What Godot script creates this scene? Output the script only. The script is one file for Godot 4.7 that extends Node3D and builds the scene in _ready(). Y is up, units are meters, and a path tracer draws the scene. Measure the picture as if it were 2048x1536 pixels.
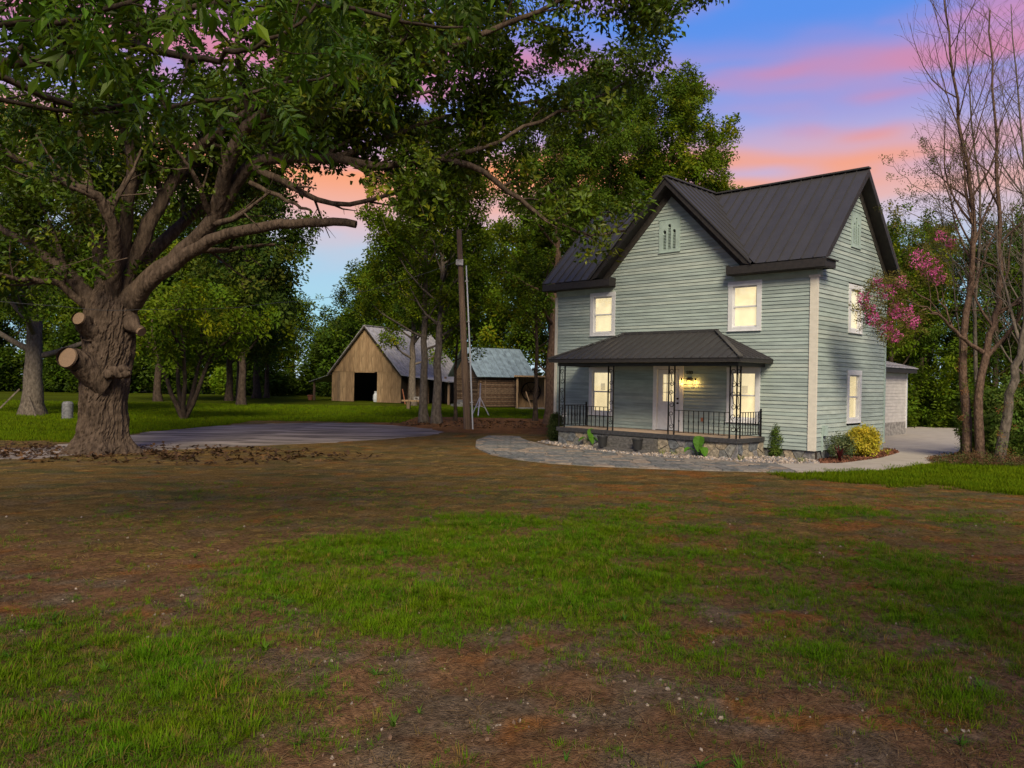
extends Node3D
# A sage-green two-storey farmhouse at dusk among old trees, with a barn and sheds behind. y up, metres; the camera stands at x = z = 0.

var R := RandomNumberGenerator.new()
var mats := {}
var taken := {}
var noise_a := FastNoiseLite.new()
var noise_b := FastNoiseLite.new()

class MB:
	var v := PackedVector3Array()
	var n := PackedVector3Array()
	var c := PackedColorArray()
	var tint := Color.WHITE
	var tinted := false
	func tri(a: Vector3, b: Vector3, d: Vector3) -> void:
		var nn := (b - a).cross(d - a).normalized()
		v.append(a); v.append(d); v.append(b)
		n.append(nn); n.append(nn); n.append(nn)
		if tinted:
			c.append(tint); c.append(tint); c.append(tint)
	func quad(a: Vector3, b: Vector3, d: Vector3, e: Vector3) -> void:
		tri(a, b, d); tri(a, d, e)
	func hexa(p: Array) -> void:   # 0-3 bottom ring, 4-7 top ring, both counter-clockwise seen from above
		quad(p[3], p[2], p[1], p[0]); quad(p[4], p[5], p[6], p[7])
		for i in 4:
			var j := (i + 1) % 4
			quad(p[i], p[j], p[j + 4], p[i + 4])
	func box(lo: Vector3, hi: Vector3) -> void:
		hexa([Vector3(lo.x, lo.y, hi.z), Vector3(hi.x, lo.y, hi.z), Vector3(hi.x, lo.y, lo.z), Vector3(lo.x, lo.y, lo.z),
			Vector3(lo.x, hi.y, hi.z), Vector3(hi.x, hi.y, hi.z), Vector3(hi.x, hi.y, lo.z), Vector3(lo.x, hi.y, lo.z)])
	func beam(a: Vector3, b: Vector3, w: float, h: float, up := Vector3.UP) -> void:   # a square bar from a to b
		var d := (b - a).normalized()
		var s := d.cross(up).normalized() * w * 0.5
		var u := s.cross(d).normalized() * h * 0.5
		hexa([a - s - u, a + s - u, b + s - u, b - s - u, a - s + u, a + s + u, b + s + u, b - s + u])
	func vert(p: Vector3, nn: Vector3) -> void:
		v.append(p); n.append(nn)
		if tinted:
			c.append(tint)
	func tube(pts: PackedVector3Array, rad: PackedFloat32Array, sides: int, cap := false) -> void:
		var rings: Array[PackedVector3Array] = []
		var norms: Array[PackedVector3Array] = []
		var side := Vector3.ZERO
		for i in pts.size():
			var d := (pts[mini(i + 1, pts.size() - 1)] - pts[maxi(i - 1, 0)]).normalized()
			if i == 0:
				side = d.cross(Vector3.UP if absf(d.y) < 0.9 else Vector3.RIGHT).normalized()
			else:
				side = (side - d * side.dot(d)).normalized()
			var o := d.cross(side)
			var ring := PackedVector3Array()
			var nr := PackedVector3Array()
			for k in sides:
				var t := TAU * k / sides
				var q := side * cos(t) + o * sin(t)
				nr.append(q); ring.append(pts[i] + q * rad[i])
			rings.append(ring); norms.append(nr)
		for i in pts.size() - 1:
			for k in sides:
				var j := (k + 1) % sides
				vert(rings[i][k], norms[i][k]); vert(rings[i + 1][k], norms[i + 1][k]); vert(rings[i][j], norms[i][j])
				vert(rings[i][j], norms[i][j]); vert(rings[i + 1][k], norms[i + 1][k]); vert(rings[i + 1][j], norms[i + 1][j])
		if cap:
			for k in sides:
				var j := (k + 1) % sides
				tri(rings[-1][k], rings[-1][j], pts[-1])
				tri(rings[0][j], rings[0][k], pts[0])
	func lathe(prof: PackedVector2Array, sides: int, at := Vector3.ZERO) -> void:   # (radius, height) from the bottom up
		for i in prof.size() - 1:
			for k in sides:
				var t := TAU * k / sides
				var u := TAU * (k + 1) / sides
				var a := at + Vector3(cos(t) * prof[i].x, prof[i].y, -sin(t) * prof[i].x)
				var b := at + Vector3(cos(u) * prof[i].x, prof[i].y, -sin(u) * prof[i].x)
				var d := at + Vector3(cos(u) * prof[i + 1].x, prof[i + 1].y, -sin(u) * prof[i + 1].x)
				var e := at + Vector3(cos(t) * prof[i + 1].x, prof[i + 1].y, -sin(t) * prof[i + 1].x)
				if prof[i].x > 0.0:
					tri(a, b, d)
				if prof[i + 1].x > 0.0:
					tri(a, d, e)
	func slab(poly: PackedVector2Array, y0: float, y1: float, bevel := 0.0) -> void:   # an (x, z) outline raised from y0 to y1
		var p := poly
		if Geometry2D.is_polygon_clockwise(p):
			p = p.duplicate(); p.reverse()
		var mid := Vector2.ZERO
		for q in p:
			mid += q / p.size()
		var m := p.size()
		var top := PackedVector2Array()
		for q in p:
			top.append(q.move_toward(mid, bevel))
		for i in m:
			var j := (i + 1) % m
			quad(Vector3(p[j].x, y0, p[j].y), Vector3(p[i].x, y0, p[i].y), Vector3(top[i].x, y1, top[i].y), Vector3(top[j].x, y1, top[j].y))
		var ids := Geometry2D.triangulate_polygon(top)
		for i in range(0, ids.size(), 3):
			var a := top[ids[i]]; var b := top[ids[i + 1]]; var d := top[ids[i + 2]]
			if (b - a).cross(d - a) > 0.0:
				tri(Vector3(a.x, y1, a.y), Vector3(d.x, y1, d.y), Vector3(b.x, y1, b.y))
			else:
				tri(Vector3(a.x, y1, a.y), Vector3(b.x, y1, b.y), Vector3(d.x, y1, d.y))
	func mesh(m: Material = null) -> ArrayMesh:
		var a := []
		a.resize(Mesh.ARRAY_MAX)
		a[Mesh.ARRAY_VERTEX] = v
		a[Mesh.ARRAY_NORMAL] = n
		if tinted:
			a[Mesh.ARRAY_COLOR] = c
		var out := ArrayMesh.new()
		out.add_surface_from_arrays(Mesh.PRIMITIVE_TRIANGLES, a)
		if m:
			out.surface_set_material(0, m)
		return out

func numbered(called: String) -> String:
	var k: int = taken.get(called, 0)
	taken[called] = k + 1
	return called if k == 0 else "%s_%03d" % [called, k]

func tag(o: Node, label: String, category: String, group := "") -> Node:
	o.set_meta("label", label); o.set_meta("category", category)
	if group:
		o.set_meta("group", group)
	return o

func thing(called: String, label: String, category: String, at := Vector3.ZERO, turn := 0.0, group := "") -> Node3D:
	var o := Node3D.new()
	o.name = numbered(called)
	add_child(o)
	o.position = at
	o.rotation.y = turn
	tag(o, label, category, group)
	return o

func part(parent: Node, called: String, shape, m: Material, place := Transform3D.IDENTITY) -> MeshInstance3D:
	var o := MeshInstance3D.new()
	o.name = called
	o.mesh = shape.mesh() if shape is MB else shape
	o.material_override = m
	o.transform = place
	parent.add_child(o, true)
	return o

func group_part(parent: Node, called: String, place := Transform3D.IDENTITY) -> Node3D:
	var o := Node3D.new()
	o.name = called
	o.transform = place
	parent.add_child(o, true)
	return o

func setting(called: String, shape, m: Material, kind := "structure") -> MeshInstance3D:
	var o := MeshInstance3D.new()
	o.name = numbered(called)
	o.mesh = shape.mesh() if shape is MB else shape
	o.material_override = m
	o.set_meta("kind", kind)
	add_child(o)
	return o

func spread(parent: Node, called: String, shape: Mesh, m: Material, buf: PackedFloat32Array) -> MultiMeshInstance3D:
	var mm := MultiMesh.new()
	mm.transform_format = MultiMesh.TRANSFORM_3D
	mm.use_colors = true
	mm.mesh = shape
	mm.instance_count = buf.size() / 16
	mm.buffer = buf
	var o := MultiMeshInstance3D.new()
	o.name = called if parent != self else numbered(called)
	o.multimesh = mm
	o.material_override = m
	parent.add_child(o, true)
	return o

func put(buf: PackedFloat32Array, b: Basis, o: Vector3, c: Color) -> void:
	buf.append_array(PackedFloat32Array([b.x.x, b.y.x, b.z.x, o.x, b.x.y, b.y.y, b.z.y, o.y, b.x.z, b.y.z, b.z.z, o.z, c.r, c.g, c.b, 1.0]))

func rnd(a: float, b: float) -> float:
	return R.randf_range(a, b)

func rvec() -> Vector3:
	return Vector3(R.randf_range(-1, 1), R.randf_range(-1, 1), R.randf_range(-1, 1))

# ---- textures and materials ------------------------------------------------

func tone(seed_: int, freq: float, lo: float, hi: float, sx := 1.0, size := 512, octaves := 5, upright := false) -> ImageTexture:
	# a seamless grey grain between lo and hi (linear share of the base colour), stretched along x by sx
	var f := FastNoiseLite.new()
	f.seed = seed_
	f.noise_type = FastNoiseLite.TYPE_SIMPLEX_SMOOTH
	f.frequency = freq
	f.fractal_octaves = octaves
	f.fractal_gain = 0.62
	var im := f.get_seamless_image(int(size / sx), size)
	im.resize(size, size, Image.INTERPOLATE_CUBIC)
	im.convert(Image.FORMAT_L8)
	if upright:
		im.rotate_90(CLOCKWISE)
	var d := im.get_data()
	var lut := PackedByteArray()
	for i in 256:
		var t := clampf((i / 255.0 - 0.22) / 0.56, 0.0, 1.0)
		var l := lerpf(lo, hi, t)
		lut.append(int(clampf(Color(l, l, l).linear_to_srgb().r, 0, 1) * 255.0))
	for i in d.size():
		d[i] = lut[d[i]]
	return ImageTexture.create_from_image(Image.create_from_data(size, size, false, Image.FORMAT_L8, d))

func relief(seed_: int, freq: float, size := 512, cell := false) -> ImageTexture:
	var f := FastNoiseLite.new()
	f.seed = seed_
	f.noise_type = FastNoiseLite.TYPE_CELLULAR if cell else FastNoiseLite.TYPE_SIMPLEX_SMOOTH
	f.frequency = freq
	f.fractal_octaves = 5
	var im := f.get_seamless_image(size, size)
	return ImageTexture.create_from_image(im)

func mat(key: String, c: Color, rough: float, tex: Texture2D = null, scale := Vector3.ONE, metal := 0.0, bump: Texture2D = null, depth := 0.0, world := false) -> StandardMaterial3D:
	# c is the linear base colour
	var m := StandardMaterial3D.new()
	m.resource_name = key
	m.albedo_color = c.linear_to_srgb()
	m.roughness = rough
	m.metallic = metal
	if tex or bump:
		m.uv1_triplanar = true
		m.uv1_world_triplanar = world
		m.uv1_scale = scale
		m.albedo_texture = tex
	if bump:
		m.heightmap_enabled = true
		m.heightmap_texture = bump
		m.heightmap_scale = depth
	mats[key] = m
	return m

func leaf_mat(key: String, through: float, rough := 0.55, spec := 0.5) -> StandardMaterial3D:
	var m := StandardMaterial3D.new()
	m.resource_name = key
	m.vertex_color_use_as_albedo = true
	m.roughness = rough
	m.metallic_specular = spec
	m.cull_mode = BaseMaterial3D.CULL_DISABLED
	if through > 0.0:
		m.backlight_enabled = true
		m.backlight = Color(through, through * 1.0, through * 0.55).linear_to_srgb()
	mats[key] = m
	return m

func make_materials() -> void:
	var fine := tone(1, 0.02, 0.72, 1.0)
	var blot := tone(2, 0.008, 0.8, 1.0)
	var grain := tone(3, 0.03, 0.45, 1.0, 8.0, 512, 5, true)
	var soft := tone(12, 0.01, 0.90, 1.0)
	var coarse := tone(4, 0.012, 0.45, 1.0)
	var bark_b := relief(5, 0.02)
	var stone_b := relief(6, 0.015)
	var gravel_b := relief(7, 0.05, 512, true)
	mat("siding", Color(0.322, 0.385, 0.360), 0.72, tone(13, 0.009, 0.70, 1.0, 3.0), Vector3(0.35, 1.4, 0.35), 0.0, fine, 0.15)
	mat("siding_1", Color(0.318, 0.385, 0.350), 0.74, blot, Vector3(0.35, 1.4, 0.35), 0.0, fine, 0.15)
	mat("siding_2", Color(0.350, 0.405, 0.365), 0.70, blot, Vector3(0.35, 1.4, 0.35), 0.0, fine, 0.15)
	mat("siding_trim", Color(0.33, 0.42, 0.38), 0.6, blot, Vector3(0.5, 0.5, 0.5))
	mat("frieze", Color(0.30, 0.34, 0.27), 0.65, blot, Vector3(0.4, 0.8, 0.4))
	mat("white", Color(0.60, 0.60, 0.61), 0.6, soft, Vector3(0.8, 0.8, 0.8))
	mat("cream", Color(0.60, 0.56, 0.47), 0.65, soft, Vector3(0.8, 0.8, 0.8))
	mat("metal_roof", Color(0.041, 0.039, 0.039), 0.5, blot, Vector3(0.3, 0.3, 0.3))
	mat("black_trim", Color(0.024, 0.020, 0.018), 0.6, coarse, Vector3(1.2, 1.2, 1.2))
	mat("soffit", Color(0.034, 0.028, 0.023), 0.75, coarse, Vector3(0.9, 0.9, 0.9))
	mat("iron", Color(0.010, 0.010, 0.010), 0.6)
	mats["iron"].metallic_specular = 0.25
	mat("brass", Color(0.03, 0.025, 0.02), 0.4, null, Vector3.ONE, 0.6)
	mat("slate", Color(0.050, 0.048, 0.050), 0.5, coarse, Vector3(1.5, 1.5, 1.5))
	mat("step", Color(0.115, 0.108, 0.102), 0.7, coarse, Vector3(1.5, 1.5, 1.5))
	mat("porch_floor", Color(0.36, 0.27, 0.20), 0.65, fine, Vector3(0.7, 0.7, 0.7))
	mat("porch_ceiling", Color(0.32, 0.33, 0.28), 0.7)
	for i in 6:
		var cs: Array = [Color(0.17, 0.17, 0.16), Color(0.26, 0.25, 0.22), Color(0.32, 0.27, 0.20), Color(0.21, 0.20, 0.20), Color(0.14, 0.15, 0.16), Color(0.37, 0.30, 0.21)]
		mat("stone_%d" % i, cs[i], 0.85, coarse, Vector3(1.1, 1.1, 1.1), 0.0, stone_b, 1.2)
	mat("mortar", Color(0.22, 0.20, 0.17), 0.95, fine, Vector3(2, 2, 2))
	for i in 5:
		var cs: Array = [Color(0.18, 0.18, 0.165), Color(0.25, 0.225, 0.19), Color(0.15, 0.155, 0.15), Color(0.30, 0.245, 0.19), Color(0.20, 0.195, 0.18)]
		mat("flag_%d" % i, cs[i], 0.8, coarse, Vector3(0.9, 0.9, 0.9), 0.0, stone_b, 0.6, true)
	mat("concrete", Color(0.345, 0.31, 0.26), 0.85, tone(9, 0.01, 0.86, 1.0), Vector3(0.25, 0.25, 0.25), 0.0, stone_b, 0.15, true)
	mat("wing_wall", Color(0.50, 0.47, 0.43), 0.7, blot, Vector3(0.4, 0.8, 0.4))
	mat("block", Color(0.30, 0.28, 0.25), 0.9, coarse, Vector3(0.7, 0.7, 0.7))
	mat("galvanised", Color(0.40, 0.385, 0.40), 0.55, coarse, Vector3(0.4, 0.4, 0.4), 0.2)
	mat("blue_roof", Color(0.21, 0.28, 0.31), 0.5, coarse, Vector3(0.3, 0.3, 0.3), 0.1)
	for i in 4:
		var cs: Array = [Color(0.33, 0.22, 0.125), Color(0.27, 0.18, 0.105), Color(0.38, 0.26, 0.15), Color(0.22, 0.155, 0.10)]
		mat("barn_board_%d" % i, cs[i], 0.9, grain, Vector3(0.9, 0.35, 0.9))
	for i in 3:
		var cs: Array = [Color(0.135, 0.085, 0.055), Color(0.19, 0.13, 0.088), Color(0.09, 0.058, 0.04)]
		mat("log_%d" % i, cs[i], 0.9, coarse, Vector3(0.6, 1.5, 0.6))
	mat("dark_wood", Color(0.035, 0.024, 0.016), 0.9, grain, Vector3(0.8, 0.4, 0.8))
	mat("pole_wood", Color(0.17, 0.11, 0.07), 0.9, grain, Vector3(1.5, 0.3, 1.5))
	mat("pvc", Color(0.42, 0.44, 0.47), 0.5)
	mat("white_metal", Color(0.6, 0.58, 0.62), 0.45)
	mat("wire", Color(0.05, 0.05, 0.05), 0.6)
	mat("pot", Color(0.018, 0.018, 0.018), 0.5)
	mat("rust", Color(0.28, 0.10, 0.05), 0.8)
	mat("grey_paint", Color(0.16, 0.16, 0.165), 0.7, coarse, Vector3(1, 1, 1))
	mat("bark_oak", Color(0.105, 0.075, 0.054), 0.95, tone(21, 0.014, 0.35, 1.0), Vector3(0.8, 0.28, 0.8), 0.0, bark_b, 6.0)
	mat("bark_dark", Color(0.085, 0.062, 0.046), 0.95, coarse, Vector3(0.8, 0.4, 0.8), 0.0, bark_b, 3.0)
	mat("bark_grey", Color(0.16, 0.132, 0.105), 0.95, coarse, Vector3(1.2, 0.5, 1.2), 0.0, bark_b, 3.0)
	mat("bark_red", Color(0.15, 0.098, 0.07), 0.95, coarse, Vector3(1.6, 0.6, 1.6), 0.0, bark_b, 4.0)
	mat("cut_wood", Color(0.21, 0.135, 0.08), 0.9, tone(22, 0.02, 0.6, 1.0), Vector3(2, 2, 2))
	mat("mulch", Color(0.075, 0.035, 0.024), 0.95, coarse, Vector3(2.5, 2.5, 2.5), 0.0, gravel_b, 3.0, true)
	mat("gravel", Color(0.255, 0.215, 0.185), 0.95, tone(23, 0.012, 0.35, 1.0, 4.0), Vector3(0.16, 0.16, 0.16), 0.0, gravel_b, 2.0, true)
	mat("bed_gravel", Color(0.27, 0.23, 0.20), 0.95, coarse, Vector3(2, 2, 2), 0.0, gravel_b, 2.0, true)
	leaf_mat("leaf", 0.6, 0.6, 0.22)
	leaf_mat("leaf_gloss", 0.6, 0.45, 0.3)
	leaf_mat("blade", 0.4, 0.7, 0.12)
	leaf_mat("petal", 0.4, 0.7, 0.3)
	leaf_mat("pebble", 0.0, 0.9, 0.15)
	var g := leaf_mat("ground", 0.0, 1.0, 0.08)
	g.uv1_triplanar = true
	g.uv1_world_triplanar = true
	g.uv1_scale = Vector3(0.6, 0.6, 0.6)
	g.albedo_texture = tone(24, 0.02, 0.42, 1.0, 1.0, 1024, 6)
	g.heightmap_enabled = true
	g.heightmap_texture = relief(25, 0.06, 1024)
	g.heightmap_scale = 1.4
	for dull in ["gravel", "concrete", "mulch", "bed_gravel", "mortar", "bark_oak", "bark_dark", "bark_grey", "bark_red", "flag_0", "flag_1", "flag_2", "flag_3", "flag_4", "barn_board_0", "barn_board_1", "barn_board_2", "barn_board_3", "log_0", "log_1", "log_2", "metal_roof", "siding"]:
		mats[dull].metallic_specular = 0.15 if dull != "metal_roof" else 0.4
	var gl := StandardMaterial3D.new()
	gl.resource_name = "glass"
	gl.transparency = BaseMaterial3D.TRANSPARENCY_ALPHA
	gl.albedo_color = Color(0.9, 0.92, 0.9, 0.06)
	gl.roughness = 0.03
	mats["glass"] = gl
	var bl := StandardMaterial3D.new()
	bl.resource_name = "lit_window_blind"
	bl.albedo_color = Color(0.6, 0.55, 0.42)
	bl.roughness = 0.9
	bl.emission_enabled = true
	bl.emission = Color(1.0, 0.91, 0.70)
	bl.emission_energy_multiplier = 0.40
	bl.emission_texture = tone(31, 0.006, 0.72, 1.0, 0.5, 256, 3)  # patchy reflections on the panes, painted into the glow as soft noise
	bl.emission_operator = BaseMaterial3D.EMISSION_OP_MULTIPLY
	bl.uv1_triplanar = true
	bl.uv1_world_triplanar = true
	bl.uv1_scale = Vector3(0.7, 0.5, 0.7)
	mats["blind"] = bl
	var bu := StandardMaterial3D.new()
	bu.resource_name = "lamp_bulb"
	bu.albedo_color = Color(0.9, 0.7, 0.3)
	bu.emission_enabled = true
	bu.emission = Color(1.0, 0.72, 0.25)
	bu.emission_energy_multiplier = 1.5
	mats["bulb"] = bu
	mat("paper", Color(0.8, 0.78, 0.74), 0.9)
	mats["paper"].transparency = BaseMaterial3D.TRANSPARENCY_ALPHA
	mats["paper"].albedo_color.a = 0.3

# ---- camera, sky, sun ------------------------------------------------------

func make_view() -> void:
	var cam := Camera3D.new()
	cam.name = "camera"
	cam.fov = 51.76
	cam.near = 0.05
	cam.far = 1500.0
	cam.position = Vector3(0, 2.2, 0)
	cam.rotation_degrees = Vector3(-0.2474, 0, 0.9326)
	add_child(cam)
	cam.current = true
	var env := Environment.new()
	env.background_mode = Environment.BG_SKY
	env.tonemap_mode = Environment.TONE_MAPPER_LINEAR
	env.tonemap_exposure = 2.8
	env.ambient_light_source = Environment.AMBIENT_SOURCE_SKY
	env.sdfgi_enabled = true
	env.ssao_enabled = true
	env.ssil_enabled = true
	var sky := Sky.new()
	var pan := PanoramaSkyMaterial.new()
	pan.panorama = dusk_sky()
	sky.sky_material = pan
	env.sky = sky
	var we := WorldEnvironment.new()
	we.name = "world_environment"
	we.environment = env
	add_child(we)
	var sun := DirectionalLight3D.new()
	sun.name = "sun"
	sun.light_energy = 0.63
	sun.light_color = Color(1.0, 0.94, 0.82)
	sun.light_angular_distance = 24.0
	sun.shadow_enabled = true
	# behind the camera and a little to its right
	sun.look_at_from_position(Vector3(1.5, 20.5, 25.5), Vector3.ZERO)
	add_child(sun)

const SKY_LEVEL := 0.36   # the sky as a share of what the exposure shows as white

func dusk_sky() -> ImageTexture:
	var w := 1024
	var h := 512
	var f := FastNoiseLite.new()
	f.seed = 11
	f.frequency = 1.0
	f.fractal_octaves = 4
	var im := Image.create(w, h, false, Image.FORMAT_RGBF)
	var stops := [[0.0, Color(0.62, 0.76, 0.84)], [4.0, Color(0.40, 0.70, 0.84)], [8.5, Color(0.40, 0.64, 0.84)], [11.5, Color(0.62, 0.56, 0.70)], [15.0, Color(0.52, 0.46, 0.74)], [19.0, Color(0.24, 0.36, 0.82)], [24.0, Color(0.10, 0.29, 0.84)], [32.0, Color(0.05, 0.24, 0.78)], [50.0, Color(0.09, 0.22, 0.60)], [90.0, Color(0.11, 0.18, 0.44)]]
	for y in h:
		var el := 90.0 - (y + 0.5) / h * 180.0
		var base: Color = stops[0][1]
		if el > 0.0:
			for i in stops.size() - 1:
				if el <= stops[i + 1][0]:
					base = stops[i][1].lerp(stops[i + 1][1], smoothstep(stops[i][0], stops[i + 1][0], el))
					break
		var ce := cos(deg_to_rad(el))
		# the band of cloud low down glows orange, the higher ones pink and then mauve
		var lit := Color(0.80, 0.52, 0.52).lerp(Color(1.0, 0.36, 0.14), smoothstep(10.0, 15.0, el)).lerp(Color(0.84, 0.27, 0.36), smoothstep(16.5, 21.0, el)).lerp(Color(0.50, 0.24, 0.46), smoothstep(24.0, 38.0, el))
		for x in w:
			var c := base
			if el > 0.0:
				var az := TAU * (x + 0.5) / w
				var d := Vector3(cos(az) * ce, 0.0, sin(az) * ce)
				var warp := f.get_noise_3d(d.x * 1.3 + 7.0, el * 0.03, d.z * 1.3) * 5.0
				var band := f.get_noise_3d(d.x * 1.1, (el + warp) * 0.14 + 3.0, d.z * 1.1)
				var wisp := f.get_noise_3d(d.x * 3.0, (el + warp * 0.5) * 0.42 + 9.0, d.z * 3.0)
				var a := smoothstep(-0.12, 0.34, band + wisp * 0.55 + 0.0)
				a *= smoothstep(5.0, 13.0, el) * (1.0 - 0.3 * smoothstep(20.0, 30.0, el))
				# the glowing band round the whole sky
				var glow := exp(-pow((el + warp * 0.5 - 14.4) / 2.1, 2.0)) * smoothstep(-0.6, 0.15, wisp * 0.7 + band + 0.2)
				a = clampf(a * 0.6 + glow * 0.95, 0.0, 0.95)
				c = base.lerp(lit, a)
				# streaks of magenta cloud above it, and a last faint one higher up
				var tilt := el + warp * 0.7 + wisp * 1.6
				var streak := exp(-pow((tilt - 21.6) / 1.5, 2.0)) * smoothstep(-0.5, 0.2, band + wisp * 0.4 + 0.25) * 0.8
				streak += exp(-pow((tilt - 26.8) / 1.9, 2.0)) * smoothstep(-0.3, 0.4, band + wisp * 0.6 + 0.1) * 0.6
				streak += exp(-pow((tilt - 18.0) / 0.9, 2.0)) * smoothstep(-0.2, 0.4, wisp + 0.1) * 0.4
				c = c.lerp(Color(0.72, 0.25, 0.36), clampf(streak, 0.0, 0.85))
			c = c * SKY_LEVEL
			im.set_pixel(x, y, c)
	return ImageTexture.create_from_image(im)

# ---- the house -------------------------------------------------------------
# House axes: x along the front (0 at the right-hand corner, -10 at the left-hand one), z outwards through the front, y up.

const HW := 10.0
const HD := 5.54
const EAVE := 5.87
const RIDGE := 9.0
const OVER := 0.4
const MIDX := -4.98

func house_place() -> Transform3D:
	return Transform3D(Basis(Vector3.UP, deg_to_rad(-44.2745)), Vector3(8.8156, 0, -23.0163))

func cut_row(spans: Array, y0: float, y1: float, holes: Array) -> Array:
	# the pieces of [a0, a1] that a course of boards keeps beside the openings
	var left := spans.duplicate()
	for h in holes:
		if minf(y1, h[3]) - maxf(y0, h[2]) < 0.35 * (y1 - y0):
			continue
		var next := []
		for s in left:
			if h[0] > s[0]:
				next.append([s[0], minf(s[1], h[0])])
			if h[1] < s[1]:
				next.append([maxf(s[0], h[1]), s[1]])
		left = next.filter(func(s): return s[1] - s[0] > 0.04)
	return left

func clapboards(parent: Node, a0: float, a1: float, y0: float, y1: float, step: float, holes: Array, apex := Vector2(0, -1), slope := 1.0) -> void:
	# lapped boards in face axes (x along, y up, z out). With an apex, courses above y0 narrow towards it.
	var rows := int(round((y1 - y0) / step))
	for i in rows:
		var b := y0 + (y1 - y0) * i / rows
		var t := y0 + (y1 - y0) * (i + 1) / rows
		var spans := [[a0, a1]]
		var lean := 0.0
		if apex.y > 0.0:
			var wb := (apex.y - b) / slope
			spans = [[apex.x - wb, apex.x + wb]]
			lean = (t - b) / slope
		for s in cut_row(spans, b, t, holes):
			var l: float = s[0]
			var r: float = s[1]
			var ll := l + (lean if apex.y > 0.0 and absf(l - spans[0][0]) < 0.001 else 0.0)
			var rr := r - (lean if apex.y > 0.0 and absf(r - spans[0][1]) < 0.001 else 0.0)
			if rr < ll:
				rr = ll + 0.01
			var sag := rnd(-0.003, 0.003)
			var out := rnd(0.024, 0.031)
			var m := MB.new()
			m.hexa([Vector3(l, b + sag, out), Vector3(r, b - sag, out), Vector3(r, b - sag, -0.02), Vector3(l, b + sag, -0.02),
				Vector3(ll, t + 0.012, 0.003), Vector3(rr, t + 0.012, 0.003), Vector3(rr, t + 0.012, -0.02), Vector3(ll, t + 0.012, -0.02)])
			part(parent, "siding_board", m, mats[["siding", "siding", "siding_1", "siding_2"][R.randi_range(0, 3)]])

func window_at(house: Node, face: Transform3D, a0: float, a1: float, y0: float, y1: float, sticker := false) -> void:
	var w := a1 - a0
	var h := y1 - y0
	var win := group_part(house, "window", face * Transform3D(Basis.IDENTITY, Vector3(a0, y0, 0)))
	var s := 0.15
	var m := MB.new()
	m.box(Vector3(0, 0.02, -0.08), Vector3(s, h - 0.15, 0.045))
	m.box(Vector3(w - s, 0.02, -0.08), Vector3(w, h - 0.15, 0.045))
	m.box(Vector3(-0.01, h - 0.15, -0.08), Vector3(w + 0.01, h, 0.052))
	part(win, "casing", m, mats["white"])
	m = MB.new()
	m.box(Vector3(-0.015, 0.0, -0.08), Vector3(w + 0.015, 0.02, 0.075))
	m.box(Vector3(s, 0.02, -0.08), Vector3(w - s, 0.13, 0.040))
	part(win, "sill", m, mats["white"])
	var mid := 0.13 + (h - 0.28) * 0.5
	for k in 2:
		var lo := 0.13 if k == 0 else mid - 0.02
		var hi := mid + 0.02 if k == 0 else h - 0.15
		var z := -0.035 if k == 0 else -0.012
		m = MB.new()
		var e := 0.045
		m.box(Vector3(s, lo, z - 0.03), Vector3(s + e, hi, z))
		m.box(Vector3(w - s - e, lo, z - 0.03), Vector3(w - s, hi, z))
		m.box(Vector3(s + e, lo, z - 0.03), Vector3(w - s - e, lo + e, z))
		m.box(Vector3(s + e, hi - e, z - 0.03), Vector3(w - s - e, hi, z))
		var sash := part(win, "sash", m, mats["white"])
		m = MB.new()
		m.box(Vector3(s + e, lo + e, z - 0.018), Vector3(w - s - e, hi - e, z - 0.013))
		part(sash, "pane", m, mats["glass"])
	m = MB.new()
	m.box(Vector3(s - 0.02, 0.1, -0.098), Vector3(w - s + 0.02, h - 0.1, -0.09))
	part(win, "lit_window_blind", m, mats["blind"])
	if sticker:
		m = MB.new()
		m.box(Vector3(w * 0.5 - 0.06, mid + 0.06, -0.024), Vector3(w * 0.5 + 0.13, mid + 0.30, -0.0225))
		part(win, "paper_label", m, mats["paper"])

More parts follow.
